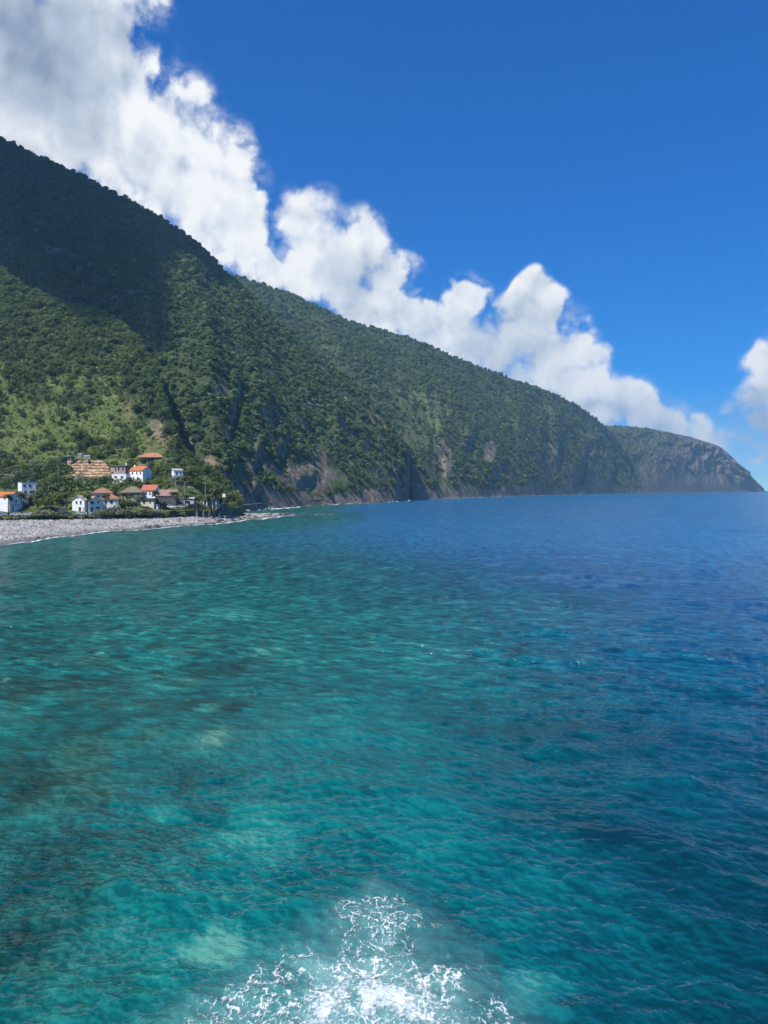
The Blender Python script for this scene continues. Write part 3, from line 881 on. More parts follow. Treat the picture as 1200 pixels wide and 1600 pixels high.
def sea_material():
    m, n, b = mat('sea_water')
    p = n.pos(); bed_ = n.attr('bed'); dp = n.attr('deep')
    dvec = n.v('LENGTH', p, out=1)
    n.put(b.inputs['Roughness'], n.maprange(dvec, 25, 260, 0.09, 0.22))
    # ripples too fine for the mesh at each distance: crests lie across the wind
    rot = n.add('ShaderNodeVectorRotate', {'Vector': p, 'Angle': -(WIND - math.pi / 2)}, rotation_type='Z_AXIS')
    st = n.v('MULTIPLY', rot, (0.42, 1.0, 1.0))
    rr0 = n.noise(st, 3.4, 3, 0.6); r1 = n.noise(st, 1.1, 5, 0.66, 0.2)
    s2 = n.v('MULTIPLY', rot, (1.9, 0.9, 1.0))
    r2 = n.noise(s2, 0.30, 6, 0.70, 0.2); r3 = n.noise(s2, 0.085, 7, 0.72, 0.2); r4 = n.noise(s2, 0.024, 7, 0.74, 0.2)
    k0 = n.maprange(dvec, 20, 55); k1 = n.maprange(dvec, 34, 80); k2 = n.maprange(dvec, 50, 170); k3 = n.maprange(dvec, 170, 600); k4 = n.maprange(dvec, 600, 2200)
    hgt = n.m('MULTIPLY', n.m('MULTIPLY', rr0, 0.14), k0)
    for r_, k_, a_ in ((r1, k1, 0.36), (r2, k2, 1.8), (r3, k3, 6.0), (r4, k4, 18.0)):
        hgt = n.m('ADD', hgt, n.m('MULTIPLY', n.m('MULTIPLY', r_, a_), k_))
    # light through crests painted into the water colour, to strengthen ripple contrast
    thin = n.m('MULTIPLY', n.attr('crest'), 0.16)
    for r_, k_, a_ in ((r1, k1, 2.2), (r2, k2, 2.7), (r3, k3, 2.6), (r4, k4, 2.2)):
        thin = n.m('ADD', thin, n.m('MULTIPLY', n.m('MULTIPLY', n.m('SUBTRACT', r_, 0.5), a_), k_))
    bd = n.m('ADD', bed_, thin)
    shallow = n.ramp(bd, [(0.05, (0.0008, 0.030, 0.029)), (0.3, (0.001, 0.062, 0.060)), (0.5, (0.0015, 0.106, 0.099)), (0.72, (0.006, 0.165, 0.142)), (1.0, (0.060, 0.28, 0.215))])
    stone = n.ramp(bd, [(0.1, (0.003, 0.022, 0.019)), (0.4, (0.006, 0.058, 0.047)), (0.7, (0.024, 0.125, 0.095)), (1.0, (0.12, 0.27, 0.19))])
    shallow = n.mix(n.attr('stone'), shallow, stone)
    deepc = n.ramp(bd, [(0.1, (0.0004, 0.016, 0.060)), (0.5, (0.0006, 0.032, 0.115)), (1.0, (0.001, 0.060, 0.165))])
    offc = n.ramp(bd, [(0.15, (0.003, 0.060, 0.190)), (0.5, (0.008, 0.128, 0.300)), (0.9, (0.018, 0.20, 0.40))])  # distant water: the low sky's reflection painted into its base colour
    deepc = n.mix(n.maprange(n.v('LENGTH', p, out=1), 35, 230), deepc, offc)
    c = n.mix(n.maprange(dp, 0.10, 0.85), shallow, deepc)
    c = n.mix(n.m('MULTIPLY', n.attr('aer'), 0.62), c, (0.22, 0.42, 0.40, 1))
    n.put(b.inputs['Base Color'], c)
    b.inputs['IOR'].default_value = 1.333; b.inputs['Roughness'].default_value = 0.10
    b.inputs['Specular IOR Level'].default_value = 0.85
    n.put(b.inputs['Normal'], n.bump(hgt, 1.0, 1.0))
    return m


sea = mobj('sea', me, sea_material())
tag(sea, 'turquoise water paling over shoals and turning deep blue offshore', kind='structure')

M_foam, n_, b_ = mat('white_foam')
fo = n_.noise(n_.pos(), 9.0, 4, 0.65)
n_.put(b_.inputs['Base Color'], n_.ramp(fo, [(0.3, (0.42, 0.55, 0.56)), (0.62, (0.74, 0.79, 0.80))])); b_.inputs['Roughness'].default_value = 0.6
tr_ = n_.add('ShaderNodeBsdfTransparent', {}); mx_ = n_.n.new('ShaderNodeMixShader')
n_.put(mx_.inputs[0], n_.maprange(n_.attr('cover'), 0.03, 0.95)); n_.put(mx_.inputs[1], tr_); n_.put(mx_.inputs[2], b_.outputs[0])
n_.put([x for x in n_.n if x.type == 'OUTPUT_MATERIAL'][0].inputs[0], mx_.outputs[0])


def foam_sheet(name, X, Y, cover, label, lift=0.02, z=None):
    z = eta(X, Y) if z is None else z
    q = grid_quads(*X.shape)
    keep = np.max(cover.ravel()[q], axis=1) > 0.08
    q = q[keep]; used = np.unique(q); mp = np.full(X.size, -1, np.int64); mp[used] = np.arange(len(used))
    P = np.stack([X, Y, z + lift + 0.05 * np.clip(cover, 0, 1)], -1).reshape(-1, 3)[used]
    me = np_mesh(name, P, mp[q][:, ::-1]); set_attr(me, 'cover', np.clip(cover.ravel()[used], 0, 1))
    return tag(mobj(name, me, M_foam), label, kind='stuff')


gx, gy = np.meshgrid(np.arange(-11.5, 8.5, 0.027), np.arange(15.5, 33.5, 0.027))
pat = sst(-.45, .45, fbm(gx / 1.5, gy / 2.4, 4, 95)); grain = fbm(gx / .12, gy / .15, 3, 97)
wk = wake(gx, gy); dk_ = wk * (0.30 + 0.85 * pat); lc = lace(gx, gy, dk_)
cov = np.clip(lc * (0.8 + 0.6 * grain) * sst(0.02, 0.34, wk) * 1.12, 0, 1)
cov = np.maximum(cov, 0.90 * sst(0.80, 1.55, dk_ + 0.34 * grain + 0.22 * lc))
# a few loose flecks beyond it
for (x, y, a) in ((598, 1308, .17), (478, 1342, .10), (650, 1345, .10)):
    Yf_ = H / -uw(x, y)[1]; Xf_ = uw(x, y)[0] * Yf_
    d_ = np.hypot((gx - Xf_) / (a * 1.3), (gy - Yf_) / a)
    cov = np.maximum(cov, (1 - sst(0.3, 1.1, d_)) * sst(-.15, .35, fbm(gx / .12, gy / .12, 3, 99)))
foam_sheet('broken_water_foam', gx, gy, cov, 'lacy white foam of broken water at the bottom of the view')

# ------------------------------------------------------------------ beach
bw = [(-420, 205), (-150, 178), (0, 208), (50, 228), (100, 250), (150, 269), (200, 286), (250, 304), (300, 322), (350, 348), (400, 390), (435, 425), (462, 452)]      # waterline
bt = [(-420, 262, 3.4), (-150, 287, 3.4), (0, 302, 3.3), (50, 308, 3.3), (100, 313, 3.2), (150, 318, 3.2), (200, 324, 3.2), (250, 333, 3.0), (300, 345, 2.9), (345, 372, 2.7), (385, 425, 1.5), (430, 450, .9), (462, 458, .1)]
bq = np.linspace(0, 1, 520); kk = np.linspace(0, 1, len(bw))
wl = np.stack([np.interp(bq, kk, [uw(x, EYE)[0] * Y for x, Y in bw]), np.interp(bq, kk, [Y for x, Y in bw])], -1)
tp = np.stack([np.interp(bq, kk, [uw(x, EYE)[0] * Y for x, Y, z in bt]), np.interp(bq, kk, [Y for x, Y, z in bt])], -1); tz = np.interp(bq, kk, [z for x, Y, z in bt])
tt = np.linspace(-0.35, 1.12, 110)[:, None]
BXY = wl[None] + (tp - wl)[None] * tt[..., None]
BXY[..., 1] += 1.3 * fbm(BXY[..., 0] / 9, BXY[..., 1] / 30, 3, 140) * (1 - np.clip(np.abs(tt - .1), 0, 1))
BZ = np.where(tt < 0, tt * 6, tz[None] * np.clip(tt, 0, 1.2) ** 0.8)
BZ = BZ + 0.32 * fbm(BXY[..., 0] / 2.2, BXY[..., 1] / 2.2, 3, 141) + 0.25 * np.sin(tt * 9) * (tz[None] / 3.5)
spit = sst(330, 400, np.interp(bq, kk, [x for x, Y in bw]))[None]
BZ = BZ + spit * (0.9 * fbm(BXY[..., 0] / 4, BXY[..., 1] / 6, 3, 142) + 0.15) * (tt > -0.1)
PB = np.concatenate([BXY, BZ[..., None]], -1)
M_beach, n_, b_ = mat('beach_stones')
p_ = n_.pos()
vo = n_.add('ShaderNodeTexVoronoi', {'Vector': p_, 'Scale': 1.7, 'Randomness': 1.0}, out=1)
vsep = n_.n.new('ShaderNodeSeparateColor'); n_.put(vsep.inputs[0], vo)
vd = n_.add('ShaderNodeTexVoronoi', {'Vector': p_, 'Scale': 1.7, 'Randomness': 1.0})
nb = n_.noise(p_, 0.09, 5, 0.6)
cst = n_.ramp(n_.m('ADD', n_.m('MULTIPLY', vsep.outputs[0], 0.5), n_.m('MULTIPLY', nb, 0.6)), [(0.15, (0.12, 0.115, 0.108)), (0.5, (0.30, 0.285, 0.265)), (0.85, (0.46, 0.44, 0.41))])
sepz = n_.n.new('ShaderNodeSeparateXYZ'); n_.put(sepz.inputs[0], p_)
wet = n_.maprange(n_.m('ADD', sepz.outputs[2], n_.m('MULTIPLY', nb, 1.0)), 0.75, 1.7)
n_.put(b_.inputs['Base Color'], n_.mix(wet, n_.mix(0.35, (0.045, 0.042, 0.040, 1), cst), cst)); b_.inputs['Roughness'].default_value = 0.85
n_.put(b_.inputs['Normal'], n_.bump(n_.m('SUBTRACT', 1.0, vd), 0.35, 0.9))
me = np_mesh('beach', PB, grid_quads(*PB.shape[:2]))
tag(mobj('beach', me, M_beach), 'grey pebble beach sloping from the sea wall to the water', kind='structure')


def ico(name, seed, sub=2, amp=0.28, sq=(1, 1, .7), m=None):
    bm = bmesh.new(); bmesh.ops.create_icosphere(bm, subdivisions=sub, radius=1.0)
    g = np.random.default_rng(seed); off = g.random(3) * 50
    co_ = np.array([v.co[:] for v in bm.verts])
    cell = g.normal(size=(14, 3)); cell /= np.linalg.norm(cell, axis=1, keepdims=True)
    cut = g.uniform(.62, .92, 14)
    rad = np.ones(len(co_))
    for d_, c_ in zip(cell, cut):
        dp_ = co_ @ d_; rad = np.where(dp_ > 0.05, np.minimum(rad, c_ / np.maximum(dp_, .05)), rad)
    rad += amp * 0.3 * fbm(co_[:, 0] * 2 + off[0], co_[:, 1] * 2 + co_[:, 2] * 1.7 + off[1], 3, seed)
    for v, r_ in zip(bm.verts, rad):
        v.co = Vector((v.co.x * r_ * sq[0], v.co.y * r_ * sq[1], v.co.z * r_ * sq[2]))
    me = bpy.data.meshes.new(name); bm.to_mesh(me); bm.free()
    if m: me.materials.append(m)
    return me


def stone_material(name, a, c, tide=False):
    m, n, b = mat(name)
    r_ = n.n.new('ShaderNodeObjectInfo').outputs['Random']; p = n.pos()
    f = n.m('ADD', n.m('MULTIPLY', r_, 0.55), n.m('MULTIPLY', n.noise(p, 1.4, 5, 0.62), 0.5))
    col = n.ramp(f, [(0.2, a), (0.8, c)]); b.inputs['Roughness'].default_value = 0.8
    if tide:        # stones washed by the waves stay dark and wet
        sz_ = n.n.new('ShaderNodeSeparateXYZ'); n.put(sz_.inputs[0], p); big = n.noise(p, 0.09, 5, 0.6)
        col = n.mix(n.maprange(n.m('ADD', sz_.outputs[2], big), 0.8, 1.8), n.mix(0.62, col, (0.03, 0.03, 0.03)), n.mix(n.maprange(big, 0.35, 0.65), n.mix(0.35, col, (0.06, 0.058, 0.055)), col))
    n.put(b.inputs['Base Color'], col)
    n.put(b.inputs['Normal'], n.bump(n.noise(p, 4.0, 4), 0.12))
    return m


M_peb = stone_material('pebble_stone', (0.12, 0.114, 0.106), (0.60, 0.575, 0.54), True)
M_wet = stone_material('wet_basalt', (0.022, 0.021, 0.020), (0.11, 0.10, 0.09))
M_dryrock = stone_material('dry_basalt', (0.11, 0.10, 0.092), (0.33, 0.31, 0.285))
peb_col = bpy.data.collections.new('pebble_kinds')
for i in range(4):
    peb_col.objects.link(bpy.data.objects.new('pebble_kind_%d' % i, ico('pebble', 200 + i, 1 if i else 2, .3, (1, .8, .55), M_peb)))
g = np.random.default_rng(5)
acc = np.ones(PB.shape[:2]) * (PB[..., 2] > 0.1)
pts, i_, j_ = sow(PB, (0, 104), 1.1, acc, g)
k_ = len(pts)
scatter('beach_pebbles', pts, np.stack([g.normal(0, .3, k_), g.normal(0, .3, k_), g.random(k_) * 6.28], -1), 0.18 + 0.60 * g.random(k_) ** 3.2, g.integers(0, 4, k_), peb_col, 'loose grey pebbles covering the beach')

# boulders, each a thing: along the waterline and heaped on the spit
bould = [ico('boulder', 220 + i, 3, .5, (1.1, .9, .8), M_wet if i < 3 else M_dryrock) for i in range(6)]


def boulder(x, Y, z, s, k, label, group):
    o = mobj('boulder', bould[k]); o.location = (uw(x, EYE)[0] * Y, Y, z)
    o.rotation_euler = (random.uniform(-.4, .4), random.uniform(-.4, .4), random.uniform(0, 6.28)); o.scale = (s, s * random.uniform(.8, 1.2), s * random.uniform(.7, 1.0))
    return tag(o, label, 'boulder', group)


xb = np.array([x for x, Y in bw]); yb_ = np.array([Y for x, Y in bw]); yt_ = np.array([Y for x, Y, z in bt]); zt_ = np.array([z for x, Y, z in bt])
random.seed(31)
boulder(228, np.interp(228, xb, yb_) + 2.0, .45, 1.5, 0, 'larger of two dark boulders standing at the beach waterline', None)
boulder(234, np.interp(234, xb, yb_) + 3.2, .4, 1.0, 1, 'low dark boulder tucked behind the larger one at the beach waterline', None)
boulder(245, np.interp(245, xb, yb_) + 1.6, .5, 1.7, 2, 'dark rounded boulder by itself at the beach waterline', None)
for k in range(70):
    x = random.uniform(305, 462) if k < 52 else random.uniform(260, 350)
    t = random.uniform(-0.08, 0.9) if k < 52 else random.uniform(.5, .95)
    Y = np.interp(x, xb, yb_) * (1 - t) + np.interp(x, xb, yt_) * t
    z = np.interp(x, xb, zt_) * max(t, 0) ** .8
    wetb = t < 0.28 or x > 432
    boulder(x, Y, z + .1, random.uniform(.5, 1.5) * (1.15 if x > 340 else .8), random.randrange(3) if wetb else random.randrange(3, 6),
            'dark wet boulder at the water\'s edge of the rocky spit' if wetb else 'pale dry boulder among the stones below the sea wall\'s end', 'wet boulders of the spit' if wetb else 'dry boulders below the wall end')
for k in range(12):
    x = random.uniform(455, 500); Y = random.uniform(440, 475)
    boulder(x, Y, .0, random.uniform(.5, 1.2), random.randrange(3), 'half sunken dark rock in the sea off the rocky spit', 'sunken rocks off the spit')
for k in range(60):
    s_ = random.uniform(0.0, 1.0); xx = 380 + 260 * s_
    Y = np.interp(xx, [345, 395, 440, 500, 560, 606, 634], [470, 545, 615, 725, 820, 905, 1000]) + random.uniform(-14, 3)
    boulder(xx, Y, random.uniform(.0, .6), random.uniform(1.0, 2.6), random.randrange(6), 'fallen rock at the foot of the mountain cliff by the sea', 'fallen rocks below the cliff')


# surf along the beach and below the cliffs
def surf(name, line, wid, n_along, label, seed, amt=1.0, off=0.0, n_across=26):
    pl = np.array(line, float); s = np.concatenate([[0], np.cumsum(np.hypot(*np.diff(pl, axis=0).T))])
    q = np.linspace(0, s[-1], n_along); X = np.interp(q, s, pl[:, 0]); Y = np.interp(q, s, pl[:, 1])
    tx, ty = np.gradient(X), np.gradient(Y); l = np.hypot(tx, ty); nx, ny = ty / l, -tx / l
    a = np.linspace(-1, 1, n_across)[:, None]
    w_ = wid * (1 + 0.5 * fbm(q / (wid * 6), q * 0, 3, seed))
    X2 = X + nx * (a * w_ + off); Y2 = Y + ny * (a * w_ + off)
    c = (1 - sst(0.15, 1.0, np.abs(a + 0.35 * fbm(q / (wid * 2.5), q * 0 + 3, 4, seed + 1)[None]) * 1.25)) * (0.75 + 0.7 * fbm(X2 / (wid * .8), Y2 / (wid * .8), 3, seed + 2))
    c = c * sst(-0.45 + 0.5 * (1 - amt), 0.15 + 0.5 * (1 - amt), fbm(q / (wid * 8), q * 0 + 8, 3, seed + 3))[None]
    return foam_sheet(name, X2, Y2, np.clip(c * 1.5, 0, 1), label, 0.10)


# waterline where the sloping beach passes through the sea surface
wlb = []
for c in range(PB.shape[1]):
    zc = PB[:, c, 2]; r_ = np.argmax(zc > 0.05); wlb.append(PB[r_, c, :2])
wlb = np.array(wlb); ker = np.ones(9) / 9
wls = np.stack([np.convolve(np.pad(wlb[:, k], 4, mode='edge'), ker, 'valid') for k in range(2)], -1)
surf('beach_surf', wls[60:470], 1.7, 1500, 'thin white line of surf along the pebble beach', 150, 1.1, 0.7)
surf('spit_surf', wls[440:], 2.2, 400, 'white wash around the rocks of the spit', 155, .9, 0.8)
surf('spit_wash', [at(470, EYE, 452)[:2], at(500, EYE, 462)[:2], at(520, EYE, 470)[:2]], 2.0, 200, 'white wash over rocks off the spit', 157, .7, 0.0)
surf('cove_surf', [at(425, EYE, 585)[:2], at(440, EYE, 600)[:2], at(462, EYE, 650)[:2]], 5.5, 200, 'broad white surf in the small cove below the cliff', 158, 1.3, 1.0)
c2 = [(P2[r, c, 0], P2[r, c, 1]) for c in range(330, 559, 3) for r in [int(np.argmax(P2[:, c, 2] > 0.1))]]
surf('cliff_surf', c2, 3.6, 900, 'broken white surf line at the foot of the mountain', 160, .85, 2.2)
c3 = [(P3[r, c, 0], P3[r, c, 1]) for c in range(150, 559, 3) for r in [int(np.argmax(P3[:, c, 2] > 0.1))]]
surf('ridge_surf', c3, 5.0, 1400, 'thin distant surf line at the foot of the coastal ridge', 165, .8, 3.0, 14)
c4 = [(P4[r, c, 0], P4[r, c, 1]) for c in range(120, 419, 3) for r in [int(np.argmax(P4[:, c, 2] > 0.1))]]
surf('headland_surf', c4, 9.0, 900, 'pale surf line at the foot of the far headland', 170, .9, 5.0, 12)


# ------------------------------------------------------------------ village materials
M_white = plain('white_plaster', (0.87, 0.86, 0.83), 0.85, 0.10, 0.5, 0.02)
M_cream = plain('cream_plaster', (0.70, 0.65, 0.47), 0.85, 0.14, 0.5)
M_grey = plain('grey_plaster', (0.42, 0.42, 0.41), 0.9, 0.2, 0.6)
M_pink = plain('bare_pink_block', (0.45, 0.30, 0.25), 0.9, 0.25, 0.9)
M_stone = plain('dark_stone', (0.105, 0.100, 0.096), 0.9, 0.5, 1.6, 0.15)
M_stone2 = plain('pale_stone', (0.30, 0.285, 0.26), 0.9, 0.35, 1.2, 0.12)
M_butt = plain('weathered_concrete', (0.13, 0.13, 0.125), 0.9, 0.4, 1.2)
M_conc = plain('concrete', (0.33, 0.32, 0.30), 0.9, 0.25, 0.8)
M_darkwall = plain('dark_timber', (0.045, 0.042, 0.040), 0.8, 0.4, 1.0)
M_glass, n_, b_ = mat('dark_window_glass')
n_.put(b_.inputs['Base Color'], n_.ramp(n_.noise(n_.obj(), 1.5, 2), [(0.3, (0.012, 0.016, 0.022)), (0.7, (0.035, 0.045, 0.055))])); b_.inputs['Roughness'].default_value = 0.08
M_frame = plain('window_frame', (0.55, 0.55, 0.53), 0.5, 0.1, 2)
M_door = plain('painted_door', (0.10, 0.075, 0.05), 0.6, 0.3, 2)
M_whitedoor = plain('white_gate', (0.78, 0.78, 0.76), 0.6, 0.08, 2)
M_soil = plain('ochre_soil', (0.40, 0.28, 0.165), 0.95, 0.6, 0.35, 0.2)
M_soilw = plain('ochre_stones', (0.19, 0.115, 0.075), 0.95, 0.5, 1.1, 0.25)
M_asph = plain('asphalt', (0.06, 0.06, 0.06), 0.9, 0.25, 0.8)
M_metal = plain('grey_metal', (0.30, 0.31, 0.32), 0.5, 0.15, 3, metal=0.4)
M_tyre = plain('tyre', (0.02, 0.02, 0.02), 0.8, 0.2, 6)


def tile_material(name, a, c):
    m, n, b = mat(name)
    o = n.obj()
    w = n.add('ShaderNodeTexWave', {'Vector': o, 'Scale': 1.6, 'Distortion': 0.6, 'Detail': 2.0}, bands_direction='X')
    f = n.m('ADD', n.m('MULTIPLY', n.noise(o, 0.9, 5, 0.62), 0.75), n.m('MULTIPLY', n.noise(o, 5.0, 2), 0.3))
    n.put(b.inputs['Base Color'], n.ramp(f, [(0.3, a), (0.72, c)])); b.inputs['Roughness'].default_value = 0.85
    n.put(b.inputs['Normal'], n.bump(w, 0.06)); return m


M_orange = tile_material('orange_tiles', (0.42, 0.115, 0.035), (0.62, 0.20, 0.07))
M_terra = tile_material('faded_tiles', (0.26, 0.115, 0.065), (0.42, 0.22, 0.14))
M_red = tile_material('red_tiles', (0.40, 0.10, 0.06), (0.55, 0.19, 0.13))
M_pav = tile_material('pavilion_clay_tiles', (0.36, 0.135, 0.07), (0.52, 0.25, 0.16))  # the pavilion roof's own clay colour, brighter than the faded tiles
M_tan = tile_material('tan_tiles', (0.40, 0.30, 0.17), (0.58, 0.47, 0.29))
M_brown = tile_material('weathered_tiles', (0.15, 0.115, 0.075), (0.28, 0.22, 0.15))
M_pinkroof = tile_material('broken_pink_tiles', (0.24, 0.15, 0.125), (0.40, 0.26, 0.22))

FOOT = []      # footprints and picture boxes kept clear of planting: (X, Y, radius), (x0, x1, y0, y1, Y)


def fbox(parent, name, face, W, D, u, z, w, h, m_in=None, frame=True, inner='pane'):
    """an opening on a face: a proud frame with its dark pane (or a plain leaf)"""
    t = 0.09
    def place(o):
        if face == 'f': o.location = ((u - .5) * W, 0, z)
        elif face == 'l': o.location = (-W / 2, (1 - u) * D, z); o.rotation_euler = (0, 0, -math.pi / 2)
        else: o.location = (W / 2, u * D, z); o.rotation_euler = (0, 0, math.pi / 2)
        return o
    if frame:
        mb = MB()
        mb.box(-w / 2 - t, w / 2 + t, -.07, .04, h / 2, h / 2 + t).box(-w / 2 - t, w / 2 + t, -.09, .04, -h / 2 - t, -h / 2)
        mb.box(-w / 2 - t, -w / 2, -.07, .04, -h / 2, h / 2).box(w / 2, w / 2 + t, -.07, .04, -h / 2, h / 2)
        fr = place(mb.build(name, M_frame, parent))
        MB().box(-w / 2, w / 2, -.025, .03, -h / 2, h / 2).build(inner, m_in or M_glass, fr)
        return fr
    return place(MB().box(-w / 2, w / 2, -.05, .04, -h / 2, h / 2).build(name, m_in or M_door, parent))


def house(name, label, x, yb, W, D, Hh, rot, wallm, roof, wins=(), doors=(), chim=None, pos=None, cat='house', clear=True, base=2.5):
    """roof = (kind, rise, material, overhang)"""
    p = Vector(pos) if pos else gp(x, yb)
    th = R(rot)
    root = empty(name, p, th, label, cat)
    kind, rise, rm, ov = roof
    mb = MB()
    if kind == 'gabley':
        mb.prism([(-W / 2, -base), (W / 2, -base), (W / 2, Hh), (0, Hh + rise), (-W / 2, Hh)], 0, D, 'y')
    elif kind == 'gablex':
        mb.prism([(0, -base), (D, -base), (D, Hh), (D / 2, Hh + rise), (0, Hh)], -W / 2, W / 2, 'x')
    elif kind == 'shed':
        mb.prism([(0, -base), (D, -base), (D, Hh + rise), (0, Hh)], -W / 2, W / 2, 'x')
    else:
        mb.box(-W / 2, W / 2, 0, D, -base, Hh)
    mb.build('wall', wallm, root)
    rb = MB(); th_ = 0.22
    if kind == 'gabley':
        sl_ = rise / (W / 2); e = ov
        for s in (-1, 1):
            sec = [(0, Hh + rise + .03), (s * (W / 2 + e), Hh - e * sl_ + .03), (s * (W / 2 + e), Hh - e * sl_ + .03 + th_), (0, Hh + rise + .03 + th_)]
            rb.prism(sec, -e, D + e, 'y')
    elif kind == 'gablex':
        sl_ = rise / (D / 2); e = ov
        for a, b in ((-e, 0), (D + e, 0)):
            sec = [(D / 2, Hh + rise + .03), (a, Hh - e * sl_ + .03), (a, Hh - e * sl_ + .03 + th_), (D / 2, Hh + rise + .03 + th_)]
            rb.prism(sec, -W / 2 - e, W / 2 + e, 'x')
    elif kind == 'shed':
        rb.prism([(-ov, Hh + .03 - ov * rise / D), (D + ov, Hh + rise + .03 + ov * rise / D), (D + ov, Hh + rise + .25 + ov * rise / D), (-ov, Hh + .25 - ov * rise / D)], -W / 2 - ov, W / 2 + ov, 'x')
    elif kind == 'hip':
        x0, x1, y0, y1 = -W / 2 - ov, W / 2 + ov, -ov, D + ov
        k = min(W, D) / 2; rx = max(W / 2 - k, .3); ry = max(D / 2 - k, .3) if D > W else .15
        z0 = Hh + .02
        pts = [(x0, y0, z0), (x1, y0, z0), (x1, y1, z0), (x0, y1, z0), (x0, y0, z0 + .2), (x1, y0, z0 + .2), (x1, y1, z0 + .2), (x0, y1, z0 + .2)]
        if W >= D:
            pts += [(-rx, D / 2, z0 + rise), (rx, D / 2, z0 + rise)]
            fc = [(0, 3, 2, 1), (0, 1, 5, 4), (1, 2, 6, 5), (2, 3, 7, 6), (3, 0, 4, 7), (4, 5, 9, 8), (5, 6, 9), (6, 7, 8, 9), (7, 4, 8)]
        else:
            pts += [(0, D / 2 - ry, z0 + rise), (0, D / 2 + ry, z0 + rise)]
            fc = [(0, 3, 2, 1), (0, 1, 5, 4), (1, 2, 6, 5), (2, 3, 7, 6), (3, 0, 4, 7), (4, 5, 8), (5, 6, 9, 8), (6, 7, 9), (7, 4, 8, 9)]
        rb.poly(pts, fc)
    else:
        rb.box(-W / 2 - ov, W / 2 + ov, -ov, D + ov, Hh + .005, Hh + .25 + rise)
    rf = rb.build('roof', rm, root)
    if chim:
        MB().box(chim[0] - .35, chim[0] + .35, chim[1] - .35, chim[1] + .35, Hh - .2, Hh + rise + chim[2]).build('chimney', M_white, rf)
    for (face, u, z, w, h) in wins:
        fbox(root, 'window', face, W, D, u, z, w, h)
    for (face, u, w, h, dm) in doors:
        fbox(root, 'door', face, W, D, u, h / 2 + .02, w, h, dm, False)
    FOOT.append((p.x + math.sin(-th) * D / 2, p.y + math.cos(th) * D / 2, max(W, D) * .62 + 0.5))
    if clear:
        hw = (W * math.cos(th) / 2 + abs(D * math.sin(th)) * .6) / p.y * F
        BOXES.append((pix(p.x, p.y, p.z)[0] - hw, pix(p.x, p.y, p.z)[0] + hw, pix(p.x, p.y, p.z + Hh + rise)[1] - 1, pix(p.x, p.y, p.z)[1] - 3.0, p.y))
    return root


BOXES = []
house('terrace_house', 'white house with an orange tiled roof at the left end of the sea front', 3, 799, 7.5, 8, 6.2, -14, M_white, ('gablex', 1.9, M_orange, .3), [('f', .2, 4.4, .8, 1.1), ('r', .5, 4.2, .8, 1.1)], [('r', .3, 1.0, 2.0, M_door)])
house('annexe', 'small white annexe with a dark opening, behind the first palm of the sea front', 19, 799.5, 2.4, 3, 2.6, -6, M_white, ('flat', .1, M_conc, .12), [('f', .5, 1.3, 1.5, 1.5)], cat='outbuilding')
house('garage', 'low dark grey garage below the flat roofed white and blue house', 31, 791, 7.2, 5, 3.6, 6, M_stone, ('flat', .1, M_conc, .2), [('f', .72, 1.9, .9, .9)], [('f', .3, 2.4, 2.4, M_darkwall)], cat='outbuilding')
h_ = house('block_house', 'flat roofed two storey house with bright left side and blue shaded front', 47, 775, 7.0, 6.6, 6.1, 40, M_white, ('flat', .06, M_conc, .1),
           [('f', .16, 4.7, .95, 1.2), ('f', .50, 4.7, .95, 1.2), ('f', .92, 4.2, .7, 1.9), ('f', .22, 1.8, .8, 1.4), ('f', .55, 2.0, .7, 1.1)], [('f', .78, 1.0, 2.1, M_door)])
MB().box(.4, 3.2, 2.5, 5.5, 6.12, 7.9).box(.1, 3.6, 2.2, 5.8, 7.9, 8.1).build('roof_hut', M_stone, h_)
h_ = house('gabled_house', 'white house with its gable to the sea and two dark upper windows', 122.5, 799.5, 6.2, 7, 5.0, -14, M_white, ('gabley', 1.9, M_tan, .35), [('f', .36, 4.0, .8, 1.2), ('f', .70, 4.0, .75, 1.6), ('f', .5, 6.0, .5, .5)], [('f', .62, 1.3, 2.0, M_door), ('f', .92, .7, 1.9, M_grey)])
house('white_house', 'white house under tan tiles with a blue shaded side, touching a gabled one', 149, 799.5, 6.0, 5.2, 4.9, 42, M_white, ('gabley', 1.5, M_tan, .4), [('f', .28, 3.9, 1.2, 1.3), ('f', .72, 4.2, .7, .8), ('f', .7, 1.6, 1.4, .9), ('l', .5, 5.0, .4, .4)], [('f', .25, 1.0, 2.0, M_door)])
house('hip_house', 'pale house with a wide faded terracotta hip roof, rear of two', 160, 782, 8.4, 8, 3.3, 18, M_cream, ('hip', 2.7, M_terra, .6), [('f', .3, 1.8, .9, 1.1), ('f', .7, 1.8, .9, 1.1)])
house('hip_house', 'white house with a russet hip roof and a balcony in front of another hipped one', 173, 797, 7.0, 6.5, 4.8, 16, M_white, ('hip', 2.4, M_terra, .5), [('f', .55, 3.6, 1.1, 1.4), ('f', .2, 3.4, .9, 1.2), ('l', .4, 3.2, .8, 1.1)], [('f', .75, 1.0, 2.1, M_door)])
house('orange_house', 'long two storey house with bright orange roof and grey gable end', 213, 752, 9.6, 6.2, 5.6, -30, M_white, ('gablex', 2.1, M_orange, .35), [('f', .22, 4.2, .9, 1.2), ('f', .55, 4.2, .8, 1.1), ('f', .82, 4.2, .9, 1.2), ('f', .3, 1.5, .9, 1.3), ('f', .62, 1.4, .9, 1.6)], [('f', .12, 1.0, 2.0, M_door)], (-4.2, 3.0, .9))
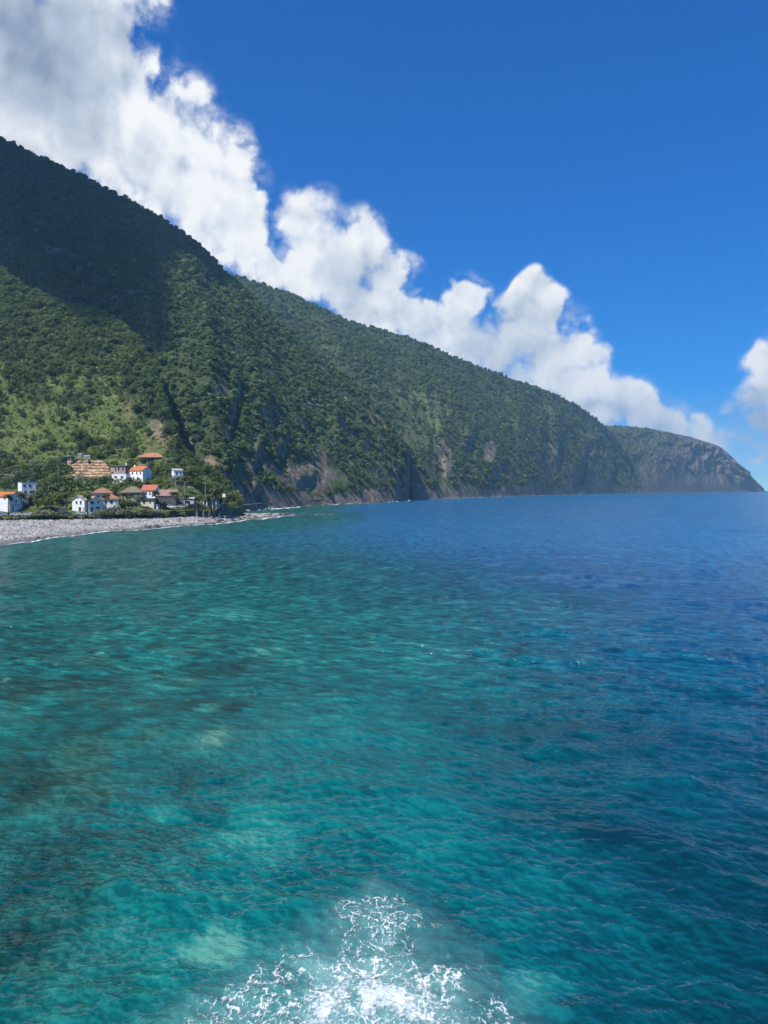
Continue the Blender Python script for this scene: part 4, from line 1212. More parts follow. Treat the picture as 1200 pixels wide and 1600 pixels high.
h_ = house('brick_house', 'unfinished pink block house with open dark windows beside an orange roof', 184.5, 744, 8.4, 6, 5.2, -8, M_pink, ('flat', .15, M_brown, .5), [('f', .55, 3.6, 1.1, 1.6), ('f', .84, 3.6, 1.1, 1.6), ('f', .33, 3.4, .8, 1.9)], [('f', .12, 1.1, 2.1, M_darkwall)], (3.2, 3, 1.5))
house('white_cube_house', 'white cubic house with three black windows below an unfinished pink one', 186, 757, 7.6, 5, 5.0, -6, M_white, ('flat', .05, M_white, .05), [('f', .27, 3.7, 1.4, .9), ('f', .72, 3.7, 1.3, .9), ('f', .3, 1.6, .8, .9)])
house('small_house', 'small white house with a grey mono pitch roof among green terraces', 279, 747, 4.6, 4.5, 3.6, 30, M_white, ('shed', .8, M_grey, .3), [('f', .3, 2.0, .8, 1.2), ('f', .75, 2.0, .6, 1.2)])
house('old_house', 'old house with a weathered brown hip roof behind the palms', 205, 782, 9.6, 8, 3.6, 4, M_stone2, ('hip', 3.0, M_brown, .6), [('f', .25, 2.0, .9, 1.2), ('f', .6, 2.0, .9, 1.2), ('f', .85, 2.0, .9, 1.2)])
house('red_house', 'white house with a pinkish red gable roof above a cream building', 231.5, 781, 7.0, 6, 4.4, -8, M_white, ('gablex', 2.4, M_red, .3), [('f', .35, 3.0, .8, 1.2), ('f', .62, 3.0, .5, 1.4), ('f', .85, 3.0, .8, 1.2)])
house('cream_house', 'low cream building with a dark overhanging flat roof and one black window', 226.5, 791, 8.4, 5, 3.2, -4, M_cream, ('flat', .15, M_stone, .7), [('f', .45, 1.7, .9, 1.4), ('f', .8, 1.8, .7, .9)])
house('stone_house', 'dark stone house with a broken pink tiled roof', 259, 791.5, 9.4, 6, 4.9, 10, M_stone, ('shed', 2.6, M_pinkroof, .2), [('f', .86, 3.6, .9, 1.2), ('f', .45, 2.0, 1.4, 1.6)], [('f', .2, 1.2, 2.2, M_darkwall)])
house('garage', 'low white garage block with a pale roof on the sea front', 290, 789.5, 7.8, 5, 3.0, -3, M_grey, ('flat', .2, M_white, .5), [('f', .62, 1.3, 2.4, 1.2)], [('f', .2, 2.4, 2.2, M_white)], cat='outbuilding')
h_ = house('gate_lodge', 'tiny white doorway hut at the right end of the cream building', 245.5, 797.5, 1.5, 1.5, 2.3, 0, M_white, ('flat', .05, M_white, .05), [], [('f', .5, .9, 1.95, M_whitedoor)], cat='hut')

# hip roofed pavilion high above the village
p_ = gp(236, 725); root = empty('pavilion', p_, R(6), 'open pavilion with a wide orange hip roof high above the other houses', 'pavilion')
MB().box(-6.2, 6.2, 4.5, 8.5, -3, 3.6).build('back_wall', M_pink, root); MB().box(-7, 7, 0, 9, -3.5, .05).build('floor_slab', M_stone2, root)
for px_ in (-6.3, -2.2, 2.2, 6.3): MB().box(px_ - .25, px_ + .25, .3, .8, .05, 3.6).build('post', M_pink, root)
mb = MB(); mb.poly([(-7.6, -.8, 3.6), (7.6, -.8, 3.6), (7.6, 9.6, 3.6), (-7.6, 9.6, 3.6), (-7.6, -.8, 3.85), (7.6, -.8, 3.85), (7.6, 9.6, 3.85), (-7.6, 9.6, 3.85), (-2.4, 4.4, 6.6), (2.4, 4.4, 6.6)],
                   [(0, 3, 2, 1), (0, 1, 5, 4), (1, 2, 6, 5), (2, 3, 7, 6), (3, 0, 4, 7), (4, 5, 9, 8), (5, 6, 9), (6, 7, 8, 9), (7, 4, 8)]); mb.build('roof', M_pav, root)
FOOT.append((p_.x, p_.y + 4, 9)); BOXES.append((215, 258, 707, 722, p_.y))

# white columned shelter on the end of the sea wall
p_ = gp(328, 793); root = empty('shelter', p_, R(-4), 'white columned shelter with a dark flat roof at the end of the sea wall', 'shelter')
for px_ in (-3.2, -1.6, -.2, 1.2, 3.0): MB().box(px_ - .22, px_ + .22, 0, .44, -1, 3.3).build('column', M_white, root)
MB().box(-3.6, 3.6, 2.4, 3.0, -1, 3.3).build('back_wall', M_grey, root); MB().box(-3.9, 4.0, -.4, 3.4, 3.3, 3.65).build('roof', M_stone, root)
FOOT.append((p_.x, p_.y + 1.5, 4)); BOXES.append((314, 342, 778, 793, p_.y))

# two white huts at the top of the ochre terraces
for i, (x, yb, w, h) in enumerate(((125, 716, 2.2, 2.0), (136, 718.5, 4.2, 2.1))):
    house('hut', ('tiny white roofed hut beside the dark retaining wall', 'pale shed standing above the ochre terraces')[i], x, yb, w, 2.2, h, 0, M_stone2, ('flat', .1, M_white, .15), [('f', .5, 1.1, .5, .5)], cat='hut')


# ------------------------------------------------------------------ walls and terraces
def wall_run(name, label, pts, tops, thick, m, cat='wall', bottom=-2.5, coping=None, cop_h=.25):
    """a stone wall along (X, Y, z ground) points; tops = height over the ground at each point"""
    mb = MB(); cb = MB(); n = len(pts)
    for i in range(n - 1):
        a, b = Vector(pts[i]), Vector(pts[i + 1]); d = (b - a); d.z = 0; d.normalize(); nrm = Vector((d.y, -d.x, 0)) * thick / 2
        q = [a - nrm, a + nrm, b + nrm, b - nrm]
        lo = [v.z + bottom for v in q]; hi = [a.z + tops[i], a.z + tops[i], b.z + tops[i + 1], b.z + tops[i + 1]]
        mb.poly([(v.x, v.y, z) for v, z in zip(q, lo)] + [(v.x, v.y, z) for v, z in zip(q, hi)], [(0, 3, 2, 1), (4, 5, 6, 7), (0, 1, 5, 4), (2, 3, 7, 6)] + ([(3, 0, 4, 7)] if i == 0 else []) + ([(1, 2, 6, 5)] if i == n - 2 else []))
        if coping:
            e = nrm * 1.25; q = [a - e, a + e, b + e, b - e]
            cb.poly([(v.x, v.y, z + .004) for v, z in zip(q, hi)] + [(v.x, v.y, z + cop_h) for v, z in zip(q, hi)], [(0, 3, 2, 1), (4, 5, 6, 7), (0, 1, 5, 4), (2, 3, 7, 6), (3, 0, 4, 7), (1, 2, 6, 5)])
    root = empty(name, pts[0], 0, label, cat)
    w = mb.build('masonry', m, root); w.location = -Vector(pts[0])
    if coping:
        c = cb.build('coping', coping, root); c.location = -Vector(pts[0])
    return root


def front_pt(x, back=0.0, z=None):
    u = uw(x, EYE)[0]; Y = np.interp(u, U1, DF1) + back
    return Vector((u * Y, Y, z1(u * Y, Y) if z is None else z))


xs = list(range(-400, 168, 16))
wall_run('sea_wall', 'long dark stone sea wall between the beach and the parked cars', [front_pt(x, -.6, 3.0) for x in xs], [2.55 + .15 * math.sin(x * .7) for x in xs], .8, M_stone, bottom=-3)
xs = list(range(168, 262, 12))
wall_run('sea_wall', 'low dark sea wall hidden behind the beach shrubs', [front_pt(x, -.6, 3.0) for x in xs], [2.3] * len(xs), .8, M_stone, bottom=-3)
xs = [262, 275, 290, 304, 316, 330, 344]
top_ = [2.9, 3.4, 3.7, 4.0, 4.5, 4.9, 5.2]
pts_ = [front_pt(x, -.6, 3.0) for x in xs]; e_pt = front_pt(346, 16, 3.0); pts_.append(Vector((pts_[-1].x + 2.2, pts_[-1].y + 20, 3.0)))
w_ = wall_run('sea_wall', 'tall rising end of the sea wall with pale buttress panels', pts_, top_ + [5.2], .9, M_stone, bottom=-3.5)
for i, x in enumerate((306, 316, 325, 334, 342)):
    p = front_pt(x, -1.2, 3.0); q = MB().poly([(-1.0, -.5, -3), (1.0, -.5, -3), (1.0, .3, -3), (-1.0, .3, -3), (-.75, -.12, 2.6), (.75, -.12, 2.6), (.75, .3, 2.6), (-.75, .3, 2.6)], [(0, 3, 2, 1), (4, 5, 6, 7), (0, 1, 5, 4), (1, 2, 6, 5), (2, 3, 7, 6), (3, 0, 4, 7)]).build('buttress', M_butt, w_)
    q.location = p - pts_[0]
wall_run('retaining_wall', 'tall dark retaining wall with a pale coping on the left edge of the village', [gp(x, y) for x, y in ((-40, 757), (-15, 758), (8, 759), (24, 760))], [5.4, 5.6, 5.6, 5.0], .8, M_stone, coping=M_stone2)
wall_run('retaining_wall', 'dark retaining wall with a white coping above the ochre terraces', [gp(x, y) for x, y in ((96, 729), (104, 727), (112, 726), (119, 724))], [4.3, 4.8, 4.9, 3.4], .8, M_stone, coping=M_stone2)
wall_run('garden_wall', 'dark wall behind the shrubs left of a gabled white house', [gp(x, y) for x, y in ((79, 803), (92, 803), (105, 803))], [2.6, 2.7, 2.6], .6, M_stone)
for k, (x0, x1, y, lab) in enumerate(((226, 272, 744, 'highest hedge-topped stone terrace wall right of the orange roofed house'), (222, 273, 751, 'middle stone terrace wall right of the orange roofed house'), (226, 276, 758.5, 'lowest stone terrace wall, just over the red roofed house'),
                                     (274, 299, 752, 'pale railed terrace wall below the small white house'), (275, 300, 758, 'second pale railed terrace wall below the small white house'))):
    xs = np.linspace(x0, x1, 6)
    wall_run('terrace_wall', lab, [gp(x, y + .6 * math.sin(x)) for x in xs], [1.3 if k < 3 else 1.7 if k < 5 else .9] * 6, .5, M_stone if k not in (5,) else M_stone2, coping=M_stone2 if k >= 3 else None, cop_h=.12)
wall_run('cove_wall', 'low dark wall running along the foot of the mountain cliff by the sea', [Vector(at(x, EYE, Y)[:2] + (2.0,)) for x, Y in ((352, 452), (380, 520), (405, 566), (440, 632), (475, 690), (510, 752), (545, 806))], [2.4, 2.6, 2.8, 3.0, 3.2, 3.2, 3.0], 1.4, M_stone, bottom=-3, coping=M_stone2, cop_h=.3)

BOXES.append((-12, 27, 740, 757, gp(8, 759).y)); BOXES.append((94, 121, 713, 727, gp(104, 727).y))

# ochre terraced plot: flat soil treads and rough stone risers
lv = [(748, 118, 170), (743.5, 110, 172), (739, 107, 170), (734.5, 105, 170), (730, 104, 168), (725.5, 104, 164), (721.5, 106, 158)]
root = empty('terraced_plot', gp(138, 746), 0, 'bare ochre plot of stepped earth terraces held by rough stone walls', 'terraces')
o0 = root.location.copy(); so_, sw_ = MB(), MB()
edges = []
for k, (y, x0, x1) in enumerate(lv):
    xs = np.linspace(x0, x1, 26); edges.append([gp(x, y + 1.3 * float(fbm(np.array(x / 14.), np.array(k * 3.1), 2, 600))) + Vector((0, 0, .35)) for x in xs])
for k in range(len(lv) - 1):
    A, B = edges[k], edges[k + 1]
    for i in range(25):
        a0, a1, b0, b1 = A[i], A[i + 1], B[i], B[i + 1]
        ht0 = b0.z - a0.z; ht1 = b1.z - a1.z
        q0 = .50 + .5 * float(perlin(np.array(i * .31), np.array(k * 3.3), 610)); q1 = .50 + .5 * float(perlin(np.array((i + 1) * .31), np.array(k * 3.3), 610))
        g0 = Vector((a0.x, a0.y + .5, a0.z + ht0 * q0)); g1 = Vector((a1.x, a1.y + .5, a1.z + ht1 * q1))
        sw_.poly([a0 - o0 - Vector((0, 0, .8)), a1 - o0 - Vector((0, 0, .8)), g1 - o0, g0 - o0], [(0, 1, 2, 3)])
        so_.poly([g0 - o0, g1 - o0, b1 - o0, b0 - o0], [(0, 1, 2, 3)])
so_.build('soil', M_soil, root); sw_.build('stone_wall', M_soilw, root)
BOXES.append((103, 171, 719, 744, edges[2][0].y - 6))

# road along the front
xs = np.linspace(-400, 255, 60); mb = MB()
for a, b in zip(xs[:-1], xs[1:]):
    p, q, r, s = front_pt(a, .8), front_pt(b, .8), front_pt(b, 7.2), front_pt(a, 7.2)
    mb.poly([(v.x, v.y, v.z + .06) for v in (p, q, r, s)], [(0, 1, 2, 3)])
tag(mb.build('road', M_asph), 'asphalt road along the sea front behind the wall', kind='structure')

# ------------------------------------------------------------------ cars
M_paint = {}
for nm, c in (('white', (0.75, 0.75, 0.74)), ('silver', (0.42, 0.44, 0.46)), ('dark', (0.05, 0.055, 0.07)), ('red', (0.40, 0.05, 0.03)), ('blue', (0.06, 0.12, 0.25))):
    M_paint[nm] = plain(nm + '_car_paint', c, 0.25, 0.05, 1.0, spec=0.6)


def car_proto():
    root = empty('parked_car', (0, 0, 0))
    prof = [(-2.1, .30), (2.1, .30), (2.15, .62), (1.9, .85), (1.15, .95), (.55, 1.42), (-1.1, 1.45), (-1.75, .98), (-2.1, .9)]
    mb = MB(); n = len(prof)
    pts = []
    for y, inset in ((-.84, 0), (.84, 0)):
        pts += [(x, y * (1 if z < 1 else .86), z) for x, z in prof]
    mb.poly(pts, [tuple(range(n)), tuple(range(2 * n - 1, n - 1, -1))] + [(i, n + i, n + (i + 1) % n, (i + 1) % n) for i in range(n)])
    mb.build('body', M_paint['white'], root)
    MB().poly([(.98, -.85, .98), (.50, -.745, 1.37), (-1.05, -.745, 1.39), (-1.5, -.85, 1.0), (.98, .85, .98), (.50, .745, 1.37), (-1.05, .745, 1.39), (-1.5, .85, 1.0)], [(0, 1, 2, 3), (7, 6, 5, 4)]).build('side_window', M_glass, root)
    MB().poly([(1.17, -.72, .97), (1.17, .72, .97), (.62, .66, 1.39), (.62, -.66, 1.39)], [(0, 1, 2, 3)]).build('windscreen', M_glass, root)
    for x in (-1.3, 1.3):
        for y in (-.80, .80):
            w = MB(); a = [(x + .32 * math.cos(t * math.pi / 6), y - .1, .32 + .32 * math.sin(t * math.pi / 6)) for t in range(12)]
            w.poly(a + [(p[0], y + .1, p[2]) for p in a], [tuple(range(12)), tuple(range(23, 11, -1))] + [(i, (i + 1) % 12, 12 + (i + 1) % 12, 12 + i) for i in range(12)])
            w.build('wheel', M_tyre, root)
    return root


car0 = car_proto(); car0['group'] = 'cars parked along the sea front'
cars = [(1, 'silver', 'silver car parked before the house at the left end'), (24, 'white', 'white car parked between the first two sea front palms'), (42, 'white', 'white car parked right of the second sea front palm'),
        (104, 'dark', 'dark car parked beside the dark garden wall'), (127, 'white', 'white car parked in front of the gabled white house'), (148, 'silver', 'pale silver car at the right end of its row near the beach shrubs')]
for i, (x, colr, lab) in enumerate(cars):
    c = car0 if i == 0 else copy_tree(car0)
    p = front_pt(x, 2.6); q = front_pt(x + 4, 2.6); c.location = p + Vector((0, 0, .08)); c.rotation_euler = (0, 0, math.atan2(q.y - p.y, q.x - p.x) + (math.pi if i % 3 else 0))
    tag(c, lab, 'car', 'cars parked along the sea front')
    for ch in c.children:
        if ch.name.startswith('body'):
            ch.data = ch.data.copy() if i else ch.data
            ch.data.materials[0] = M_paint[colr]
for i, (x, yb, colr, lab) in enumerate(((268, 797, 'white', 'white car parked on the terrace above the rising sea wall'), (283, 796.5, 'silver', 'silver car right of a white one above the rising sea wall'), (301, 795.5, 'red', 'red car parked near the shelter at the wall end'))):
    c = copy_tree(car0); p = gp(x, yb); c.location = p + Vector((0, 0, .9)); c.rotation_euler = (0, 0, .2 * i); tag(c, lab, 'car', 'cars on the terrace above the wall')
    for ch in c.children:
        if ch.name.startswith('body'):
            ch.data = ch.data.copy(); ch.data.materials[0] = M_paint[colr]
p0, p1 = front_pt(258, 4), front_pt(312, 4)

# poles and the white board
def pole(x, yb, h, label, arm=1.6):
    p = gp(x, yb); root = empty('utility_pole', p, 0, label, 'pole', None)
    MB().tube([(0, 0, -1), (0, 0, h * .5), (0, 0, h)], [.14, .12, .09], 8).build('pole', M_conc, root); MB().box(-arm / 2, arm / 2, -.06, .06, h - .7, h - .55).build('crossarm', M_metal, root)


pole(91, 754, 9, 'slim pole among trees over the two white houses'); pole(275, 776, 10, 'pale utility pole between the hedge terraces and railed walls'); pole(289, 777, 7.5, 'utility pole below the railed terrace walls'); pole(321, 781, 9, 'utility pole in the bright shrubs over the shelter')
p_ = gp(348, 790); root = empty('sign_board', p_ + Vector((0, 3, 0)), R(-8), 'white square board on posts at the foot of the cliff', 'sign')
for s in (-.5, .5): MB().box(s - .06, s + .06, .05, .17, -2, 5.0).build('post', M_metal, root)
MB().box(-.85, .85, -.04, .05, 4.2, 6.0).build('panel', M_whitedoor, root)


# ------------------------------------------------------------------ plants
def frond_crown(seed, n=26, L=2.3):
    g = random.Random(seed); V = []; Fc = []
    for k in range(n):
        a = 2 * math.pi * k / n + g.uniform(-.2, .2); up_ = g.uniform(-.35, 1.1); l = L * g.uniform(.75, 1.1)
        dirn = Vector((math.cos(a), math.sin(a), 0)); side_ = Vector((-math.sin(a), math.cos(a), 0)); pts = []
        for i in range(6):
            t = i / 5; pts.append(dirn * (l * t * (1 - .15 * t * (up_ < 0))) + Vector((0, 0, l * (up_ * t - .95 * t * t))))
        for i in range(5):
            for s in (-1, 1):
                p, q = pts[i], pts[i + 1]; w = .55 * math.sin(math.pi * (i + .7) / 6) * L / 2.3
                b0 = len(V); V += [p, q, q + side_ * (s * w) + Vector((0, 0, -.35 * w)) + dirn * .12, p + side_ * (s * w * .9) + Vector((0, 0, -.3 * w)) + dirn * .25]; Fc.append((b0, b0 + 1, b0 + 2, b0 + 3))
    # the skirt of dead leaves under the head
    for k in range(16):
        a = 2 * math.pi * k / 16; r = .55; d = Vector((math.cos(a), math.sin(a), 0)); s_ = Vector((-math.sin(a), math.cos(a), 0)) * .22
        b0 = len(V); V += [d * .12 + s_, d * .12 - s_, d * r - s_ + Vector((0, 0, -1.3)), d * r + s_ + Vector((0, 0, -1.3))]; Fc.append((b0, b0 + 1, b0 + 2, b0 + 3))
    me = bpy.data.meshes.new('palm_crown'); me.from_pydata([tuple(v) for v in V], [], Fc); me.materials.append(M_palm); return me


palm_crowns = [frond_crown(s, 26 + s, 2.2) for s in range(3)]
palms = [(13, 774, 803, 'palm beside the white house at the left end of the sea front'), (33, 772, 800, 'palm before the dark garage, second along the sea front'), (57, 769, 799, 'palm in front of the flat roofed block, third along the sea front'),
         (104, 771, 797, 'pale palm left of the gabled white house'), (136, 774, 801, 'palm between the gabled house and the tan roofed one'), (165, 774, 799, 'palm before the left end of the russet hip roof'),
         (193, 771, 791, 'palm left of the old brown roofed house front'), (203, 772, 790, 'palm right before the old brown roofed house'), (219, 777, 797, 'palm at the left end of the cream building'), (243, 768, 798, 'tall palm between the cream building and the dark stone house'),
         (272, 770, 790, 'palm behind the broken pink roof'), (289, 774, 797, 'palm standing before the low white garage block'), (310, 775, 797, 'palm just left of the columned shelter'), (327, 774, 797, 'palm in front of the columned shelter'), (337, 765, 797, 'tallest pale palm at the right end of the sea wall'), (82, 761, 785, 'yellowish palm on the slope right of the flat roofed block')]
for i, (x, yc, yb, lab) in enumerate(palms):
    p = front_pt(x, 9.5) if yb > 797 else gp(x, yb)
    if yb > 790 and x > 262: p = front_pt(x, 5.0)
    h = (H + uw(x, yc)[1] * p.y) - p.z
    root = empty('palm_tree', p, random.uniform(0, 6), lab, 'palm tree', 'palms along the sea front')
    MB().tube([(0, 0, -.8), (.1, 0, h * .4), (-.05, .05, h * .75), (0, 0, h)], [.30, .22, .19, .24], 8).build('trunk', M_bark, root, True)
    cr = mobj('crown', palm_crowns[i % 3], None, root); cr.location = (0, 0, h); s = 1.0 if x not in (337, 57) else 1.3; cr.scale = (s, s, s)

near_kinds = []
for i, (n_k, rad, hh, spr, m) in enumerate([(7, 1.75, 5.4, 2.1, M_leaf), (6, 1.9, 4.8, 2.0, M_leaf_dark), (8, 1.6, 6.4, 2.0, M_leaf), (5, 1.7, 4.0, 1.8, M_leaf_dark), (6, 1.5, 3.4, 1.9, M_leaf_lime), (6, 1.6, 4.6, 2.1, M_leaf_dry)]):
    near_kinds.append((tree_mesh('crown', 300 + i, n_k, rad, hh, spr, .9, 24, .62, m), trunk_mesh('trunk', 2.6, .20, 320 + i, 3)))


def tree(p, k, s, label, group, name='tree', cat='tree', parts=True):
    root = empty(name, p, random.uniform(0, 6.28), label, cat, group); root.scale = (s, s, s * random.uniform(.85, 1.15))
    mobj('crown', near_kinds[k][0], None, root)
    if parts: mobj('trunk', near_kinds[k][1], None, root)
    return root


near_col = bpy.data.collections.new('hill_tree_kinds')
for i, (cm, tm) in enumerate(near_kinds):
    near_col.objects.link(bpy.data.objects.new('hill_tree_kind_%d' % i, cm))

# trees of the village, each by what it stands beside
random.seed(77)
vt = [(66, 787, 1, 1.1, 'dark tree right of the flat roofed block'), (74, 779, 1, 1.3, 'large dark tree on the slope between the flat roofed block and the pole'), (92, 770, 1, 1.4, 'tall dark tree under the ochre terraces'), (88, 790, 0, 1.0, 'green tree above the dark garden wall'), (72, 795, 0, .95, 'green tree behind the beach shrub at the gap in the wall'),
      (98, 787, 4, 1.0, 'lime green tree left of the gabled white house'), (60, 797, 4, .9, 'lime green bushy tree at the roadside by the third palm'), (100, 750, 1, 1.5, 'dark tree at the left foot of the ochre terraces'), (84, 745, 1, 1.5, 'dark tree left of the ochre terraces, above the slim pole'), (112, 768, 3, 1.2, 'grey green tree below the ochre terraces'),
      (128, 766, 5, 1.3, 'brownish tree behind the gabled white house'), (142, 766, 0, 1.2, 'tree behind the tan roofed house'), (156, 762, 3, 1.2, 'dark tree above the faded hip roof'), (168, 762, 1, 1.1, 'dark tree left of the white cubic house'), (179, 774, 0, 1.0, 'tree beyond the russet hip roof'), (190, 767, 1, 1.0, 'dark tree under the white cubic house'),
      (203, 764, 3, 1.1, 'grey green tree under the orange roofed house'), (216, 766, 1, 1.0, 'dark tree left of the red roof'), (189, 797, 0, .9, 'tree right of the white russet roofed house'), (201, 797, 3, .8, 'dark shrubby tree below the old brown roof'), (246, 762, 0, 1.0, 'tree above the broken pink roof'), (259, 764, 4, .9, 'lime green tree on the lowest terrace by the pink roof'),
      (255, 796, 4, .8, 'bright lime bush in front of the dark stone house'), (302, 762, 4, 1.2, 'lime green tree right of the railed walls'), (311, 768, 4, 1.1, 'lime green tree on the slope above the shelter'), (306, 752, 0, 1.2, 'green tree at the top of the slope over the shelter'), (296, 744, 0, 1.1, 'green tree right of the small white house'), (322, 770, 0, 1.0, 'green tree behind the utility pole near the shelter'),
      (334, 778, 1, 1.0, 'dark tree behind the tallest pale palm'), (262, 741, 1, 1.0, 'dark tree left of the small white house'), (246, 741, 0, 1.1, 'tree right of the orange roofed house gable'), (236, 738, 1, 1.0, 'dark tree between the pavilion and the orange roof'), (268, 727, 3, 1.0, 'dark tree right of the pavilion'), (205, 720, 1, 1.2, 'dark tree left of the pavilion'),
      (290, 733, 4, 1.0, 'lime tree above the small white house'), (36, 754, 1, 1.2, 'dark tree behind the flat roofed block'), (58, 748, 1, 1.4, 'dark tree right behind the flat roofed block hut'), (16, 764, 0, 1.0, 'green tree below the left retaining wall'), (8, 770, 0, 1.0, 'green tree behind the roof of the end house'), (28, 778, 4, .8, 'lime shrubby tree over the dark garage')]
for (x, yb, k, s, lab) in vt:
    p = gp(x, yb)
    tree(p - Vector((0, 0, .2)), k, s, lab, 'trees among the houses')

# grey green shrubs growing on the top of the beach
for (x, dy, s, k) in [(56, 0, .75, 5), (62, 0, .9, 5), (69, 0, 1.0, 5), (76, 0, .95, 5), (83, 0, .7, 0), (24, 0, .4, 5), (38, 0, .45, 5), (10, 0, .4, 5), (160, 0, .75, 5), (168, 0, .85, 0), (176, 0, .95, 5), (184, 0, .9, 5), (191, -.5, .9, 5), (199, 0, .95, 3), (207, 0, .9, 5), (214, -.5, .85, 5), (222, 0, .9, 5), (229, 0, .8, 0), (237, -.5, .85, 5), (245, 0, .8, 5), (252, 0, .7, 5), (259, .5, .5, 5), (284, 0, .5, 5), (110, 0, .35, 5), (126, 0, .4, 5), (143, 0, .45, 5)]:
    p = front_pt(x, -2.2 + dy, 2.9)
    o = tree(p, k, s * 1.2, 'grey green shrub growing on the beach against the sea wall', 'shrubs along the top of the beach', 'beach_shrub', 'shrub', False); o.scale.z *= .8
p = front_pt(354, -3, 2.6); o = tree(p, 4, 1.25, 'big yellow green bush just past the end of the sea wall', None, 'bush', 'bush', False)

# hedges along the terraces
for k, (x0, x1, y, lab) in enumerate(((228, 270, 742, 'clipped green hedge on the highest terrace by the orange roof'), (224, 271, 749, 'green hedge on the middle terrace by the orange roof'), (228, 274, 756.5, 'green hedge on the lowest terrace over the red roof'), (150, 206, 717, 'long dark hedge above the ochre terraces'), (276, 298, 749, 'hedge along the upper railed wall'), (277, 299, 756, 'hedge along the lower railed wall'))):
    lob = [];
    for x in np.linspace(x0, x1, int((x1 - x0) / 2.2)):
        q = gp(x, y); lob.append((q.x, q.y + .9, q.z + .75, .95 + .25 * random.random()))
    o0 = Vector(lob[0][:3]); lob = [(a - o0.x, b - o0.y, c - o0.z, r) for a, b, c, r in lob]
    V_, Q_ = leaf_cloud(lob, 34, .42, 700 + k); me = np_mesh('hedge', V_, Q_, False)
    o = mobj('hedge', me, M_leaf if k not in (3,) else M_leaf_dark); o.location = o0; tag(o, lab, 'hedge', 'hedges on the terraces')

# the wood on the near hillside: the trees that show largest are things, the rest one mass
g = np.random.default_rng(12)
tcol = np.broadcast_to(T1[:, None], X1.shape)
dens = np.clip(1.15 - 0.9 * sst(.35, .7, grass1) - 0.9 * np.clip(rock1, 0, 1) * .8 - soil1, 0.04, 1)
wood_up = np.maximum(sst(0.50, 0.75, tcol), .30)
clump = sst(-.25, .15, fbm(X1 / 28, Y1 / 38, 3, 222))
dens = dens * np.where(tcol > .75, 1.0, wood_up + (1 - wood_up) * clump * .9) * (tcol > 0.11) * (tcol < 1.12)
pts, i_, j_ = sow(P1, (0, P1.shape[0]), 1.0 / 3.4 ** 2, dens, g)
pxx, pyy = pix(pts[:, 0], pts[:, 1], pts[:, 2])
keep = np.ones(len(pts), bool)
for (fx, fy, fr) in FOOT: keep &= np.hypot(pts[:, 0] - fx, pts[:, 1] - fy) > fr
hpx = 5.5 / pts[:, 1] * F
for (bx0, bx1, by0, by1, bY) in BOXES:
    keep &= ~((pxx > bx0 - 6) & (pxx < bx1 + 6) & (pyy > by0) & (pyy - hpx < by1) & (pts[:, 1] < bY + 1))
keep &= ~((pxx > 222) & (pxx < 302) & (pyy > 738) & (pyy < 768))
pts = pts[keep]; i_ = i_[keep]; j_ = j_[keep]; pxx = pxx[keep]; pyy = pyy[keep]
n_p = len(pts); tv = T1[i_]
kind = np.where(g.random(n_p) < .5 + .2 * (tv > .7), g.choice([0, 2], n_p), g.choice([1, 3], n_p))
bushy = (tv < .78) & (g.random(n_p) < .55); kind = np.where(bushy, g.choice([3, 4, 5, 0], n_p), kind)
kind = np.where((tv < .34) & (g.random(n_p) < .6), g.choice([0, 4, 5, 4], n_p), kind)
size = np.where(bushy, .35 + .3 * g.random(n_p), .62 + .68 * g.random(n_p) ** 1.5) * np.where(tv < .3, .85, 1.0)
show = size / pts[:, 1] * ((pxx > -5) & (pxx < 400)) * (pts[:, 2] > 0)
order = np.argsort(-show); nT = 255
labs = {0: 'round bright green tree in the wood on the near hillside', 1: 'dark green tree in the wood on the near hillside', 2: 'tall green tree in the wood on the near hillside', 3: 'low dark bushy tree on the near hillside', 4: 'lime green bushy tree on the near hillside', 5: 'dry olive brown tree on the near hillside'}
for q in order[:nT]:
    tree(Vector(pts[q]) - Vector((0, 0, .5 * size[q])), int(kind[q]), float(size[q]), labs[int(kind[q])], 'trees in the near hillside wood')
rest = order[nT:]; P_ = pts[rest].copy(); P_[:, 2] -= .5 * size[rest]
scatter('hillside_wood', P_, np.stack([g.normal(0, .08, len(rest)), g.normal(0, .08, len(rest)), g.random(len(rest)) * 6.28], -1), size[rest], kind[rest], near_col, 'mixed green wood and bushes covering the near hillside')

# low scrub and vines between the trees
dens2 = np.clip(1.1 - 1.0 * np.clip(rock1, 0, 1) - .6 * soil1, 0, 1) * (tcol > 0.06) * (tcol < 1.0) * (0.35 + 0.65 * sst(-.3, .2, fbm(X1 / 14, Y1 / 9 + Z1 / 3, 3, 333)))
ps, i2, j2 = sow(P1, (0, P1.shape[0]), 1.0 / 2.7 ** 2, dens2, g)
kx = np.ones(len(ps), bool)
for (fx, fy, fr) in FOOT: kx &= np.hypot(ps[:, 0] - fx, ps[:, 1] - fy) > fr * .8
sx_, sy_ = pix(ps[:, 0], ps[:, 1], ps[:, 2])
for (bx0, bx1, by0, by1, bY) in BOXES: kx &= ~((sx_ > bx0 - 2) & (sx_ < bx1 + 2) & (sy_ > by0) & (sy_ < by1 + 2) & (ps[:, 1] < bY + 1))
ps = ps[kx]; k_ = len(ps); sz = .14 + .22 * g.random(k_) ** 2; ps[:, 2] -= sz * .6
scatter('hillside_scrub', ps, np.stack([g.normal(0, .1, k_), g.normal(0, .1, k_), g.random(k_) * 6.28], -1), sz, g.choice([0, 1, 3, 4, 5], k_, p=[.34, .16, .2, .18, .12]), near_col, 'low scrub, vines and weeds between the trees of the near hillside')


